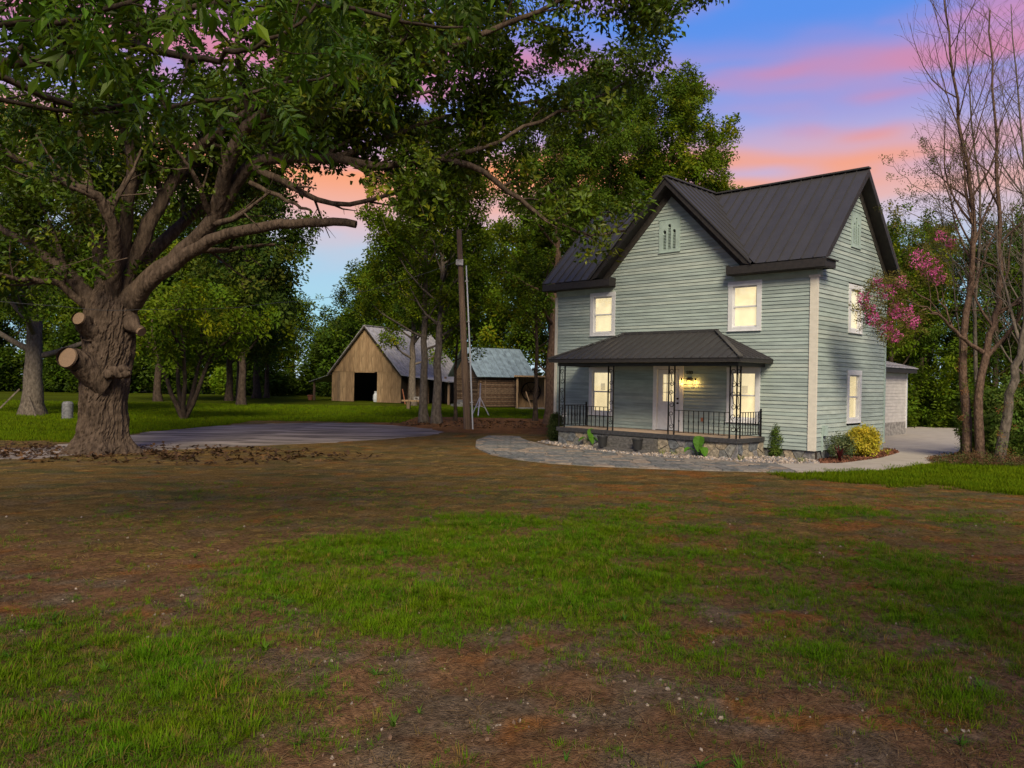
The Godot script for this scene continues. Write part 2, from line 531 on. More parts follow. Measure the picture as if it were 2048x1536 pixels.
func gable_vent(house: Node, face: Transform3D, a0: float, a1: float, y0: float, y1: float) -> void:
	var w := a1 - a0
	var h := y1 - y0
	var vent := group_part(house, "gable_vent", face * Transform3D(Basis.IDENTITY, Vector3(a0, y0, 0)))
	# three round-headed lancets, the middle one taller
	var lan := []
	for k in 3:
		var c := w * (0.27 + 0.23 * k)
		lan.append([c - w * 0.075, c + w * 0.075, h * 0.07, h * (0.62 if k != 1 else 0.80)])
	var m := MB.new()
	var xs := [0.0]
	for l in lan:
		xs.append(l[0]); xs.append(l[1])
	xs.append(w)
	for k in range(0, 8, 2):   # the solid uprights
		m.box(Vector3(xs[k], 0, -0.02), Vector3(xs[k + 1], h, 0.045))
	for l in lan:
		m.box(Vector3(l[0], 0, -0.02), Vector3(l[1], l[2], 0.045))
		var r: float = (l[1] - l[0]) * 0.5
		var c: float = (l[1] + l[0]) * 0.5
		for i in 6:   # the head of the opening, as wedges round the half circle
			var t0 := PI * i / 6.0
			var t1 := PI * (i + 1) / 6.0
			var p := Vector2(c - cos(t0) * r, l[3] + sin(t0) * r)
			var q := Vector2(c - cos(t1) * r, l[3] + sin(t1) * r)
			m.hexa([Vector3(p.x, p.y, 0.045), Vector3(q.x, q.y, 0.045), Vector3(q.x, q.y, -0.02), Vector3(p.x, p.y, -0.02),
				Vector3(p.x, h, 0.045), Vector3(q.x, h, 0.045), Vector3(q.x, h, -0.02), Vector3(p.x, h, -0.02)])
	part(vent, "vent_board", m, mats["siding_trim"])
	m = MB.new()
	m.box(Vector3(-0.02, h, -0.02), Vector3(w + 0.02, h + 0.03, 0.06))
	part(vent, "vent_cap", m, mats["siding_trim"])
	m = MB.new()
	m.box(Vector3(-0.02, -0.03, -0.02), Vector3(w + 0.02, 0.0, 0.06))
	part(vent, "vent_sill", m, mats["siding_trim"])
	for l in lan:
		var n := int((l[3] - l[2]) / 0.05)
		for i in n:
			m = MB.new()
			var y: float = l[2] + 0.05 * i + 0.01
			m.hexa([Vector3(l[0], y, 0.03), Vector3(l[1], y, 0.03), Vector3(l[1], y + 0.03, -0.015), Vector3(l[0], y + 0.03, -0.015),
				Vector3(l[0], y + 0.008, 0.032), Vector3(l[1], y + 0.008, 0.032), Vector3(l[1], y + 0.038, -0.013), Vector3(l[0], y + 0.038, -0.013)])
			part(vent, "slat", m, mats["siding_trim"])

func roof_strip(house: Node, a: Vector3, b: Vector3, c: Vector3, d: Vector3, up: Vector3, called := "roof_panel") -> void:
	# a sheet of standing-seam metal: a-b along the eave, d-c along the top; the seam stands on the edge a-d
	var th := up * 0.022
	var m := MB.new()
	m.hexa([a - th, b - th, c - th, d - th, a, b, c, d])
	var e := (b - a).normalized() * 0.022
	var hi := up * 0.04
	if (d - a).length() > 0.05:
		m.hexa([a, a + e, d + e, d, a + hi + e * 0.3, a + e * 0.7 + hi, d + e * 0.7 + hi, d + hi + e * 0.3])
	part(house, called, m, mats["metal_roof"])

func main_roof(house: Node) -> void:
	var rz := -HD * 0.5
	var k := (RIDGE - EAVE) / (OVER - rz)
	var up_f := Vector3(0, 1, k).normalized()
	var gx := RIDGE - EAVE   # half width of the front gable at 45 degrees
	var pitch := 0.36
	var yz := func(z: float) -> float: return EAVE + (OVER - z) * k
	# front slopes right and left of the gable
	for side: float in [1.0, -1.0]:
		var x0 := 0.4 if side > 0.0 else -10.4
		var n := int(ceil(absf(MIDX - x0) / pitch))
		for i in n:
			var xa := x0 - side * pitch * i
			var xb := x0 - side * minf(pitch * (i + 1), absf(MIDX - x0))
			var za := OVER - maxf(0.0, gx - absf(xa - MIDX)) * (OVER - rz) / gx
			var zb := OVER - maxf(0.0, gx - absf(xb - MIDX)) * (OVER - rz) / gx
			var l := Vector3(xa, yz.call(za), za)
			var r := Vector3(xb, yz.call(zb), zb)
			var lt := Vector3(xa, RIDGE, rz)
			var rt := Vector3(xb, RIDGE, rz)
			if side > 0.0:
				roof_strip(house, r, l, lt, rt, up_f)
			else:
				roof_strip(house, l, r, rt, lt, up_f)
	# back slope
	var zb2 := -HD - OVER
	var up_b := Vector3(0, 1, -k).normalized()
	for i in 30:
		var xa := 0.4 - pitch * i
		var xb := maxf(xa - pitch, -10.4)
		roof_strip(house, Vector3(xa, EAVE, zb2), Vector3(xb, EAVE, zb2), Vector3(xb, RIDGE, rz), Vector3(xa, RIDGE, rz), up_b)
	# the front gable's two slopes
	for side: float in [1.0, -1.0]:
		var up_g := Vector3(side, 1, 0).normalized()
		var z := 0.46
		var first := true
		while z > rz + 0.01:
			var zn := maxf(rz, z - pitch)
			var xe := func(q: float) -> float: return MIDX + side * (gx if q >= OVER else gx * (q - rz) / (OVER - rz))
			var p: float = xe.call(z)
			var q: float = xe.call(zn)
			var a := Vector3(p, RIDGE - absf(p - MIDX), z)
			var b := Vector3(q, RIDGE - absf(q - MIDX), zn)
			var lift := Vector3(0, 0.012, 0)
			var rt := Vector3(MIDX, RIDGE, zn) + lift
			var lt := Vector3(MIDX, RIDGE, z) + lift
			if side > 0.0:
				roof_strip(house, a + lift, b + lift, rt, lt, up_g)
			else:
				roof_strip(house, b + lift, a + lift, lt, rt, up_g)
			z = zn
			first = false
	# ridge caps
	var m := MB.new()
	var h := 0.14
	m.beam(Vector3(0.42, RIDGE + 0.02, rz), Vector3(-10.42, RIDGE + 0.02, rz), 0.22, 0.05)
	part(house, "ridge_cap", m, mats["metal_roof"])
	m = MB.new()
	m.beam(Vector3(MIDX, RIDGE + 0.035, 0.48), Vector3(MIDX, RIDGE + 0.035, rz + 0.12), 0.20, 0.05)
	part(house, "ridge_cap", m, mats["metal_roof"])
	# eave boxes: fascia and soffit, right and left of the gable, with returns round the corners
	for side: float in [1.0, -1.0]:
		var xi := -2.70 if side > 0.0 else -7.26
		var xo := 0.4 if side > 0.0 else -10.4
		m = MB.new()
		m.box(Vector3(minf(xi, xo), EAVE - 0.27, OVER - 0.03), Vector3(maxf(xi, xo), EAVE - 0.03, OVER - 0.005))
		part(house, "fascia", m, mats["black_trim"])
		m = MB.new()
		m.box(Vector3(minf(xi, xo), EAVE - 0.285, 0.0), Vector3(maxf(xi, xo), EAVE - 0.25, OVER - 0.03))
		part(house, "soffit", m, mats["soffit"])
		m = MB.new()
		if side > 0.0:
			m.box(Vector3(OVER - 0.03, EAVE - 0.27, -0.34), Vector3(OVER, EAVE - 0.03, OVER - 0.03))
			m.box(Vector3(0.0, EAVE - 0.27, -0.34), Vector3(OVER - 0.03, EAVE - 0.03, -0.32))
			m.box(Vector3(0.03, EAVE - 0.06, -0.40), Vector3(OVER + 0.06, EAVE - 0.028, OVER - 0.05))
		else:
			m.box(Vector3(-10.4, EAVE - 0.27, -0.34), Vector3(-10.37, EAVE - 0.03, OVER - 0.03))
			m.box(Vector3(-10.37, EAVE - 0.27, -0.34), Vector3(-10.0, EAVE - 0.03, -0.32))
		part(house, "eave_return", m, mats["black_trim"])
		m = MB.new()   # the inner end of the box beside the gable
		m.box(Vector3(minf(xi, xi - side * 0.02), EAVE - 0.27, 0.0), Vector3(maxf(xi, xi - side * 0.02), EAVE + 0.02, OVER - 0.005))
		part(house, "eave_end", m, mats["black_trim"])
		# the plain board under the eave
		m = MB.new()
		var fi := -2.62 if side > 0.0 else -7.34
		var fo := -0.0 if side > 0.0 else -10.0
		m.box(Vector3(minf(fi, fo), EAVE - 0.50, 0.0), Vector3(maxf(fi, fo), EAVE - 0.285, 0.034))
		part(house, "frieze_board", m, mats["frieze"])
	m = MB.new()
	m.box(Vector3(0.0, EAVE - 0.50, -0.34), Vector3(0.034, EAVE - 0.27, 0.034))
	part(house, "frieze_board", m, mats["frieze"])
	# back eave, with its return at the right-hand side
	m = MB.new()
	m.box(Vector3(-10.4, EAVE - 0.27, zb2), Vector3(0.4, EAVE - 0.03, zb2 + 0.03))
	part(house, "fascia", m, mats["black_trim"])
	m = MB.new()
	m.box(Vector3(-10.37, EAVE - 0.285, zb2 + 0.03), Vector3(0.37, EAVE - 0.255, -HD))
	part(house, "soffit", m, mats["soffit"])
	m = MB.new()
	m.box(Vector3(OVER - 0.03, EAVE - 0.27, zb2 + 0.03), Vector3(OVER, EAVE - 0.03, -HD + 0.34))
	m.box(Vector3(0.0, EAVE - 0.27, -HD + 0.32), Vector3(OVER - 0.03, EAVE - 0.03, -HD + 0.34))
	part(house, "eave_return", m, mats["black_trim"])
	# rakes of the end gables: fascia, soffit and the board against the wall
	for xs in [0.0, -10.0]:
		var o := 1.0 if xs == 0.0 else -1.0
		for s: float in [1.0, -1.0]:
			var ze := OVER if s > 0.0 else zb2
			var dz := (rz - ze)
			var e := Vector3(xs, EAVE, ze)
			var t := Vector3(xs, RIDGE, rz)
			rake(house, e, t, Vector3(o, 0, 0))
	for s: float in [1.0, -1.0]:
		rake(house, Vector3(MIDX + s * gx, EAVE, 0.0), Vector3(MIDX, RIDGE, 0.0), Vector3(0, 0, 1.05))

func rake(house: Node, e: Vector3, t: Vector3, out: Vector3) -> void:
	# a sloping overhang from the eave point e up to the top t (both on the wall plane), standing out of the wall
	var inn := out * (OVER - 0.03)
	var d := Vector3.DOWN
	var top := d * 0.035
	var low := d * 0.25
	var e2 := e.lerp(t, 0.09)
	var e3 := e.lerp(t, 0.17)
	var m := MB.new()
	sheet(m, e + inn + top * 1.1, e2 + inn + low, t + inn + low, t + inn + top, out * 0.03)
	sheet(m, e + inn + top * 1.1, t + inn + top, t + inn + top * 1.02, e + inn + top * 1.12, out * 0.03)
	part(house, "rake_board", m, mats["black_trim"])
	m = MB.new()
	sheet(m, e2 + low, t + low, t + inn + low, e2 + inn + low, Vector3.UP * 0.03)
	part(house, "rake_soffit", m, mats["soffit"])
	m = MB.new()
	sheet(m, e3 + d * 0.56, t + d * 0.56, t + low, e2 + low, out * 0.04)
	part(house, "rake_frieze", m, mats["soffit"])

func sheet(m: MB, a: Vector3, b: Vector3, c: Vector3, d: Vector3, thick: Vector3) -> void:
	# a plate a-b-c-d given its thickness; turned so that its faces look outwards
	if (b - a).cross(c - a).dot(thick) > 0.0:
		m.hexa([a, b, c, d, a + thick, b + thick, c + thick, d + thick])
	else:
		m.hexa([d, c, b, a, d + thick, c + thick, b + thick, a + thick])

func walls(house: Node) -> void:
	var front := Transform3D.IDENTITY
	var right := Transform3D(Basis(Vector3(0, 0, -1), Vector3.UP, Vector3(1, 0, 0)), Vector3.ZERO)
	var left := Transform3D(Basis(Vector3(0, 0, 1), Vector3.UP, Vector3(-1, 0, 0)), Vector3(-10, 0, -HD))
	var fw := [[-8.36, -7.24, 3.85, 5.41], [-2.82, -1.70, 3.85, 5.41], [-8.36, -7.24, 1.00, 2.73], [-2.82, -1.70, 1.00, 2.73]]
	var door := [-5.58, -4.40, 0.55, 2.78]
	var rw := [[2.30, 3.40, 3.86, 5.39], [2.30, 3.42, 1.03, 2.70]]
	var fv := [-5.44, -4.63, 6.60, 7.68]
	var rv := [2.40, 3.14, 6.58, 7.68]
	# cores behind the boards
	var m := MB.new()
	m.box(Vector3(-10, 0.05, -0.22), Vector3(0, EAVE - 0.28, -0.12))
	m.hexa([Vector3(MIDX - 3.0, EAVE - 0.28, -0.12), Vector3(MIDX + 3.0, EAVE - 0.28, -0.12), Vector3(MIDX + 3.0, EAVE - 0.28, -0.2), Vector3(MIDX - 3.0, EAVE - 0.28, -0.2),
		Vector3(MIDX - 0.05, RIDGE - 0.35, -0.12), Vector3(MIDX + 0.05, RIDGE - 0.35, -0.12), Vector3(MIDX + 0.05, RIDGE - 0.35, -0.2), Vector3(MIDX - 0.05, RIDGE - 0.35, -0.2)])
	var wf := part(house, "front_wall", m, mats["dark_wood"])
	var holes := fw.duplicate()
	holes.append(door); holes.append(fv)
	clapboards(wf, -9.93, -0.17, 0.29, 5.40, 0.111, holes)
	clapboards(wf, 0, 0, 5.40, 8.60, 0.111, holes, Vector2(MIDX, 8.62), 1.0)
	m = MB.new()
	m.box(Vector3(0.22, 0.05, -0.22), Vector3(HD, 5.40, -0.12))
	m.hexa([Vector3(0.1, 5.40, -0.12), Vector3(HD - 0.1, 5.40, -0.12), Vector3(HD - 0.1, 5.40, -0.2), Vector3(0.1, 5.40, -0.2),
		Vector3(HD * 0.5 - 0.05, RIDGE - 0.4, -0.12), Vector3(HD * 0.5 + 0.05, RIDGE - 0.4, -0.12), Vector3(HD * 0.5 + 0.05, RIDGE - 0.4, -0.2), Vector3(HD * 0.5 - 0.05, RIDGE - 0.4, -0.2)])
	var wr := part(house, "side_wall", m, mats["dark_wood"], right)
	holes = rw.duplicate()
	holes.append(rv)
	clapboards(wr, 0.05, HD - 0.05, 0.29, 5.58, 0.132, holes)
	clapboards(wr, 0, 0, 5.58, 8.56, 0.132, holes, Vector2(HD * 0.5, 8.60), 1.05)
	m = MB.new()
	m.box(Vector3(0.22, 0.05, -0.12), Vector3(HD - 0.22, 5.7, 0.02))
	m.hexa([Vector3(0, 5.7, 0.02), Vector3(HD, 5.7, 0.02), Vector3(HD, 5.7, -0.12), Vector3(0, 5.7, -0.12),
		Vector3(HD * 0.5 - 0.05, RIDGE - 0.2, 0.02), Vector3(HD * 0.5 + 0.05, RIDGE - 0.2, 0.02), Vector3(HD * 0.5 + 0.05, RIDGE - 0.2, -0.12), Vector3(HD * 0.5 - 0.05, RIDGE - 0.2, -0.12)])
	part(house, "side_wall", m, mats["siding"], left)
	m = MB.new()
	m.box(Vector3(-10, 0.05, -HD), Vector3(0, 5.7, -HD + 0.15))
	part(house, "back_wall", m, mats["siding"])
	# corner boards
	m = MB.new()
	m.box(Vector3(-0.18, 0.29, -0.05), Vector3(0.045, 5.36, 0.05))
	m.box(Vector3(-0.21, 5.36, -0.07), Vector3(0.075, 5.42, 0.075))
	part(house, "corner_board", m, mats["cream"])
	m = MB.new()
	m.box(Vector3(-10.04, 0.29, -0.05), Vector3(-9.93, 5.36, 0.05))
	part(house, "corner_board", m, mats["cream"])
	m = MB.new()
	m.box(Vector3(-0.05, 0.29, -HD - 0.04), Vector3(0.04, 5.58, -HD + 0.07))
	part(house, "corner_board", m, mats["siding_trim"])
	for i in 4:
		window_at(house, front, fw[i][0], fw[i][1], fw[i][2], fw[i][3], i >= 2)
	for w in rw:
		window_at(house, right, w[0], w[1], w[2], w[3])
	gable_vent(house, front, fv[0], fv[1], fv[2], fv[3])
	gable_vent(house, right, rv[0], rv[1], rv[2], rv[3])
	front_door(house, door)
	# foundation
	m = MB.new()
	m.box(Vector3(-9.95, -0.1, -HD + 0.05), Vector3(-0.06, 0.29, -0.06))
	var fo := part(house, "foundation", m, mats["mortar"])
	rubble(fo, Transform3D(Basis.IDENTITY, Vector3(0, 0, -0.06)), -1.55, -0.03, -0.06, 0.285, 0.33)
	rubble(fo, Transform3D(Basis.IDENTITY, Vector3(0, 0, -0.06)), -9.97, -8.47, -0.06, 0.285, 0.33)
	rubble(fo, Transform3D(right.basis, Vector3(-0.06, 0, 0)), 0.03, HD - 0.05, -0.06, 0.285, 0.33)
	# meter box with its pipe, on the side wall
	m = MB.new()
	m.box(Vector3(0.50, 0.72, 0.02), Vector3(0.68, 1.02, 0.12))
	m.box(Vector3(0.44, 0.25, 0.02), Vector3(0.47, 1.0, 0.06))
	part(house, "meter_box", m, mats["siding_trim"], right)

func cells(x0: float, x1: float, y0: float, y1: float, size: float, jitter := 0.42) -> Array:
	# irregular stones: the Voronoi cells of a shaken grid, shrunk to leave joints
	var nx := maxi(1, int(round((x1 - x0) / size)))
	var ny := maxi(1, int(round((y1 - y0) / (size * 0.8))))
	var seeds := PackedVector2Array()
	for j in ny:
		for i in nx:
			seeds.append(Vector2(x0 + (x1 - x0) * (i + 0.5 + rnd(-jitter, jitter)) / nx, y0 + (y1 - y0) * (j + 0.5 + rnd(-jitter, jitter)) / ny))
	var out := []
	for a in seeds.size():
		var poly := PackedVector2Array([Vector2(x0, y0), Vector2(x1, y0), Vector2(x1, y1), Vector2(x0, y1)])
		for b in seeds.size():
			if a == b or seeds[a].distance_to(seeds[b]) > size * 3.0:
				continue
			var mid := (seeds[a] + seeds[b]) * 0.5
			var dir := (seeds[b] - seeds[a]).normalized()
			var off := mid.dot(dir) - 0.008
			var next := PackedVector2Array()
			for i in poly.size():
				var p := poly[i]
				var q := poly[(i + 1) % poly.size()]
				var dp := p.dot(dir) - off
				var dq := q.dot(dir) - off
				if dp <= 0.0:
					next.append(p)
				if dp * dq < 0.0:
					next.append(p.lerp(q, dp / (dp - dq)))
			poly = next
			if poly.size() < 3:
				break
		if poly.size() >= 3:
			out.append(poly)
	return out

func rubble(parent: Node, face: Transform3D, x0: float, x1: float, y0: float, y1: float, size: float) -> void:
	for poly in cells(x0, x1, y0, y1, size):
		var m := MB.new()
		var flat := PackedVector2Array()
		for p in poly:
			flat.append(Vector2(p.x, -p.y))
		m.slab(flat, -0.02, rnd(0.015, 0.04), 0.015)
		# slab() builds on the (x, z) plane; stand it up against the wall
		part(parent, "stone", m, mats["stone_%d" % R.randi_range(0, 5)], face * Transform3D(Basis(Vector3(1, 0, 0), Vector3(0, 0, 1), Vector3(0, -1, 0)), Vector3.ZERO))

func front_door(house: Node, d: Array) -> void:
	var x0: float = -5.43
	var x1: float = -4.55
	var y0 := 0.61
	var y1 := 2.66
	var door := group_part(house, "door", Transform3D(Basis.IDENTITY, Vector3(x0, y0, 0)))
	var w := x1 - x0
	var h := y1 - y0
	var m := MB.new()
	m.box(Vector3(-0.15, 0, -0.1), Vector3(0.0, h, 0.045))
	m.box(Vector3(w, 0, -0.1), Vector3(w + 0.15, h, 0.045))
	m.box(Vector3(-0.15, h, -0.1), Vector3(w + 0.15, h + 0.12, 0.045))
	part(door, "casing", m, mats["white"])
	m = MB.new()
	var g := [0.20, w - 0.20, 0.98, h - 0.17]
	m.box(Vector3(0.01, 0.02, -0.06), Vector3(g[0], h - 0.01, -0.015))
	m.box(Vector3(g[1], 0.02, -0.06), Vector3(w - 0.01, h - 0.01, -0.015))
	m.box(Vector3(g[0], 0.02, -0.06), Vector3(g[1], g[2], -0.015))
	m.box(Vector3(g[0], g[3], -0.06), Vector3(g[1], h - 0.01, -0.015))
	for k in 2:   # two raised panels below the glass
		var c := w * (0.32 + 0.36 * k)
		m.box(Vector3(c - 0.12, 0.18, -0.02), Vector3(c + 0.12, 0.84, -0.006))
	part(door, "leaf", m, mats["white"])
	for i in 2:
		m = MB.new()
		var x: float = lerpf(g[0], g[1], (i + 1) / 3.0)
		m.box(Vector3(x - 0.01, g[2], -0.045), Vector3(x + 0.01, g[3], -0.022))
		part(door, "muntin", m, mats["white"])
		m = MB.new()
		var y: float = lerpf(g[2], g[3], (i + 1) / 3.0)
		m.box(Vector3(g[0], y - 0.01, -0.044), Vector3(g[1], y + 0.01, -0.021))
		part(door, "muntin", m, mats["white"])
	for i in 3:
		for j in 3:
			m = MB.new()
			m.box(Vector3(lerpf(g[0], g[1], i / 3.0) + 0.01, lerpf(g[2], g[3], j / 3.0) + 0.01, -0.036), Vector3(lerpf(g[0], g[1], (i + 1) / 3.0) - 0.01, lerpf(g[2], g[3], (j + 1) / 3.0) - 0.01, -0.032))
			part(door, "pane", m, mats["glass"])
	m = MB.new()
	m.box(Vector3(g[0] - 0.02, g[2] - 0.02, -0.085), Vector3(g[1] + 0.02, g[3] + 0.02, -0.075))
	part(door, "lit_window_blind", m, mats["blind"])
	for y in [0.93, 1.08]:
		m = MB.new()
		m.lathe(PackedVector2Array([Vector2(0.0, 0.0), Vector2(0.032, 0.0), Vector2(0.032, 0.008), Vector2(0.012, 0.01), Vector2(0.012, 0.035), Vector2(0.030, 0.045), Vector2(0.030, 0.06), Vector2(0.0, 0.07)]), 10)
		part(door, "knob" if y < 1.0 else "deadbolt", m, mats["iron"], Transform3D(Basis(Vector3.RIGHT, PI / 2), Vector3(w - 0.075, y, -0.016)))
	m = MB.new()
	m.box(Vector3(-0.02, -0.005, -0.1), Vector3(w + 0.02, 0.02, 0.06))
	part(door, "threshold", m, mats["iron"])

func porch(house: Node) -> void:
	var xl := -8.46
	var xr := -1.53
	var zd := 1.68
	var fy := 0.61
	# deck with its edge of dark slate tiles
	var m := MB.new()
	m.box(Vector3(xl + 0.02, fy - 0.13, 0.03), Vector3(xr - 0.02, fy, zd - 0.02))
	var deck := part(house, "porch_floor", m, mats["porch_floor"])
	var n := 23
	for i in n:
		m = MB.new()
		m.box(Vector3(lerpf(xl, xr, float(i) / n) + 0.003, fy - 0.13, zd - 0.018), Vector3(lerpf(xl, xr, float(i + 1) / n) - 0.003, fy + 0.004, zd + 0.02))
		part(deck, "edge_tile", m, mats["slate"])
	for i in 5:
		m = MB.new()
		m.box(Vector3(xr - 0.018, fy - 0.13, lerpf(0.04, zd - 0.02, i / 5.0) + 0.003), Vector3(xr + 0.02, fy + 0.004, lerpf(0.04, zd - 0.02, (i + 1) / 5.0) - 0.003))
		part(deck, "edge_tile", m, mats["slate"])
	# stone base
	m = MB.new()
	m.box(Vector3(xl + 0.06, -0.1, 0.0), Vector3(xr - 0.06, fy - 0.131, zd - 0.06))
	var base := part(house, "porch_base", m, mats["mortar"])
	rubble(base, Transform3D(Basis.IDENTITY, Vector3(0, 0, zd - 0.06)), xl + 0.04, -6.12, -0.06, fy - 0.135, 0.36)
	rubble(base, Transform3D(Basis.IDENTITY, Vector3(0, 0, zd - 0.06)), -4.28, xr - 0.02, -0.06, fy - 0.135, 0.36)
	rubble(base, Transform3D(Basis(Vector3(0, 0, -1), Vector3.UP, Vector3(1, 0, 0)), Vector3(xr - 0.06, 0, 0)), -zd + 0.04, -0.02, -0.06, fy - 0.135, 0.36)
	# steps
	var steps := group_part(house, "porch_steps")
	for k in 3:
		m = MB.new()
		var top := 0.44 - 0.155 * k
		m.box(Vector3(-6.12 if k < 2 else -6.2, -0.05 if k == 2 else top - 0.15, zd - 0.06), Vector3(-4.28 if k < 2 else -4.2, top, zd + 0.04 + 0.29 * (k + 0.6)))
		part(steps, "step", m, mats["step"])
	# roof: eave line, hips and ridge against the wall
	var ex0 := -8.60
	var ex1 := -1.27
	var ez := 2.05
	var ey := 2.97
	var rx0 := -6.83
	var rx1 := -3.20
	var ry := 3.88
	var rz := 0.05
	var pitch := 0.30
	var upf := Vector3(0, ez - rz, ry - ey).normalized()
	var k2 := int(ceil((ex1 - ex0) / pitch))
	for i in k2:
		var xa := ex0 + pitch * i
		var xb := minf(xa + pitch, ex1)
		var ta := minf(1.0, minf((xa - ex0) / (rx0 - ex0), (ex1 - xa) / (ex1 - rx1)))
		var tb := minf(1.0, minf((xb - ex0) / (rx0 - ex0), (ex1 - xb) / (ex1 - rx1)))
		roof_strip(house, Vector3(xa, ey, ez), Vector3(xb, ey, ez), Vector3(xb, lerpf(ey, ry, tb), lerpf(ez, rz, tb)), Vector3(xa, lerpf(ey, ry, ta), lerpf(ez, rz, ta)), upf, "porch_roof_panel")
	for side: float in [1.0, -1.0]:
		var xe := ex1 if side > 0.0 else ex0
		var xt := rx1 if side > 0.0 else rx0
		var ups := Vector3(side * (ry - ey), absf(xe - xt), 0).normalized()
		for i in 7:
			var za := ez - pitch * i
			var zb := maxf(za - pitch, rz)
			var ta := (ez - za) / (ez - rz)
			var tb := (ez - zb) / (ez - rz)
			var a := Vector3(xe, ey, za)
			var b := Vector3(xe, ey, zb)
			var c := Vector3(lerpf(xe, xt, tb), lerpf(ey, ry, tb), zb)
			var d := Vector3(lerpf(xe, xt, ta), lerpf(ey, ry, ta), za)
			if side > 0.0:
				roof_strip(house, a, b, c, d, ups, "porch_roof_panel")
			else:
				roof_strip(house, b, a, d, c, ups, "porch_roof_panel")
			if zb <= rz + 0.001:
				break
		m = MB.new()
		m.beam(Vector3(xe, ey + 0.02, ez), Vector3(xt, ry + 0.03, rz + 0.03), 0.13, 0.045)
		part(house, "hip_cap", m, mats["metal_roof"])
	m = MB.new()
	m.box(Vector3(rx0 - 0.05, ry - 0.02, 0.0), Vector3(rx1 + 0.05, ry + 0.07, 0.12))
	part(house, "porch_flashing", m, mats["metal_roof"])
	# fascia, ceiling and beams
	m = MB.new()
	m.box(Vector3(ex0 + 0.02, ey - 0.12, ez - 0.05), Vector3(ex1 - 0.02, ey - 0.024, ez - 0.02))
	m.box(Vector3(ex1 - 0.05, ey - 0.12, 0.03), Vector3(ex1 - 0.02, ey - 0.024, ez - 0.05))
	m.box(Vector3(ex0 + 0.02, ey - 0.12, 0.03), Vector3(ex0 + 0.05, ey - 0.024, ez - 0.05))
	part(house, "porch_fascia", m, mats["black_trim"])
	m = MB.new()
	m.box(Vector3(ex0 + 0.05, ey - 0.12, 0.03), Vector3(ex1 - 0.05, ey - 0.09, ez - 0.05))
	part(house, "porch_ceiling", m, mats["porch_ceiling"])
	m = MB.new()
	m.box(Vector3(xl, ey - 0.24, zd - 0.14), Vector3(xr - 0.02, ey - 0.121, zd - 0.02))
	m.box(Vector3(xr - 0.14, ey - 0.24, 0.03), Vector3(xr - 0.02, ey - 0.121, zd - 0.14))
	m.box(Vector3(xl, ey - 0.24, 0.03), Vector3(xl + 0.12, ey - 0.121, zd - 0.14))
	part(house, "porch_beam", m, mats["black_trim"])
	# wrought-iron posts and railings
	var zp := zd - 0.08
	var top := ey - 0.24
	iron_post(house, Vector3(-8.42, fy, zp), Vector3(-8.18, fy, zp), top)
	iron_post(house, Vector3(-6.29, fy, zp), Vector3(-6.08, fy, zp), top)
	iron_post(house, Vector3(-3.94, fy, zp), Vector3(-3.73, fy, zp), top)
	iron_post(house, Vector3(-1.84, fy, zp), Vector3(-1.62, fy, zp), top)
	iron_post(house, Vector3(-1.62, fy, zp), Vector3(-1.62, fy, zp - 0.22), top)
	railing(house, Vector3(-8.18, fy, zp), Vector3(-6.29, fy, zp), false)
	railing(house, Vector3(-3.73, fy, zp), Vector3(-1.84, fy, zp), false)
	railing(house, Vector3(-1.62, fy, zp - 0.22), Vector3(-1.62, fy, 0.10), true)
	railing(house, Vector3(-8.42, fy, zp), Vector3(-8.42, fy, 0.10), true)
	# the street number over the lamp
	var tm := TextMesh.new()
	tm.text = "593"
	var ft := SystemFont.new()
	ft.font_names = PackedStringArray(["Droid Serif"])
	ft.font_weight = 700
	tm.font = ft
	tm.font_size = 24
	tm.pixel_size = 0.0062
	tm.depth = 0.02
	part(house, "house_number", tm, mats["iron"], Transform3D(Basis.IDENTITY, Vector3(-4.17, 2.56, 0.034)))
	m = MB.new()
	m.box(Vector3(-3.72, 0.98, 0.02), Vector3(-3.62, 1.10, 0.05))
	part(house, "outlet_box", m, mats["rust"])

func scroll(m: MB, a: Vector3, ex: Vector3, ey: Vector3, w: float, h: float) -> void:
	# an S of flat iron: a spiral at the bottom, a sweep across and a spiral at the top (a is the lower left corner)
	var pts := PackedVector3Array()
	for half in 2:
		var seq := PackedVector3Array()
		for i in 14:
			var t := i / 13.0
			var ang := lerpf(-TAU * 0.95, PI * 0.45, t)
			var r := lerpf(0.12, 0.46, pow(t, 0.8)) * w
			seq.append(Vector3(w * 0.5 + cos(ang) * r, w * 0.5 + sin(ang) * r, 0))
		for q in seq if half == 0 else range(seq.size() - 1, -1, -1):
			var p: Vector3 = q if half == 0 else Vector3(w - seq[q].x, h - seq[q].y, 0)
			pts.append(a + ex * p.x + ey * p.y)
	var rad := PackedFloat32Array()
	rad.resize(pts.size())
	rad.fill(0.011)
	m.tube(pts, rad, 4)

func iron_post(house: Node, a: Vector3, b: Vector3, top: float) -> void:
	var post := group_part(house, "iron_post")
	for p in [a, b]:
		var m := MB.new()
		m.box(Vector3(p.x - 0.018, p.y, p.z - 0.018), Vector3(p.x + 0.018, top, p.z + 0.018))
		part(post, "bar", m, mats["iron"])
	var ex := (b - a).normalized()
	var w := (b - a).length() - 0.03
	for k in 3:
		var m := MB.new()
		var o := a + ex * 0.015 + Vector3(0, 0.17 + k * 0.66, 0)
		scroll(m, o, ex, Vector3.UP, w, 0.56)
		part(post, "scroll", m, mats["iron"])

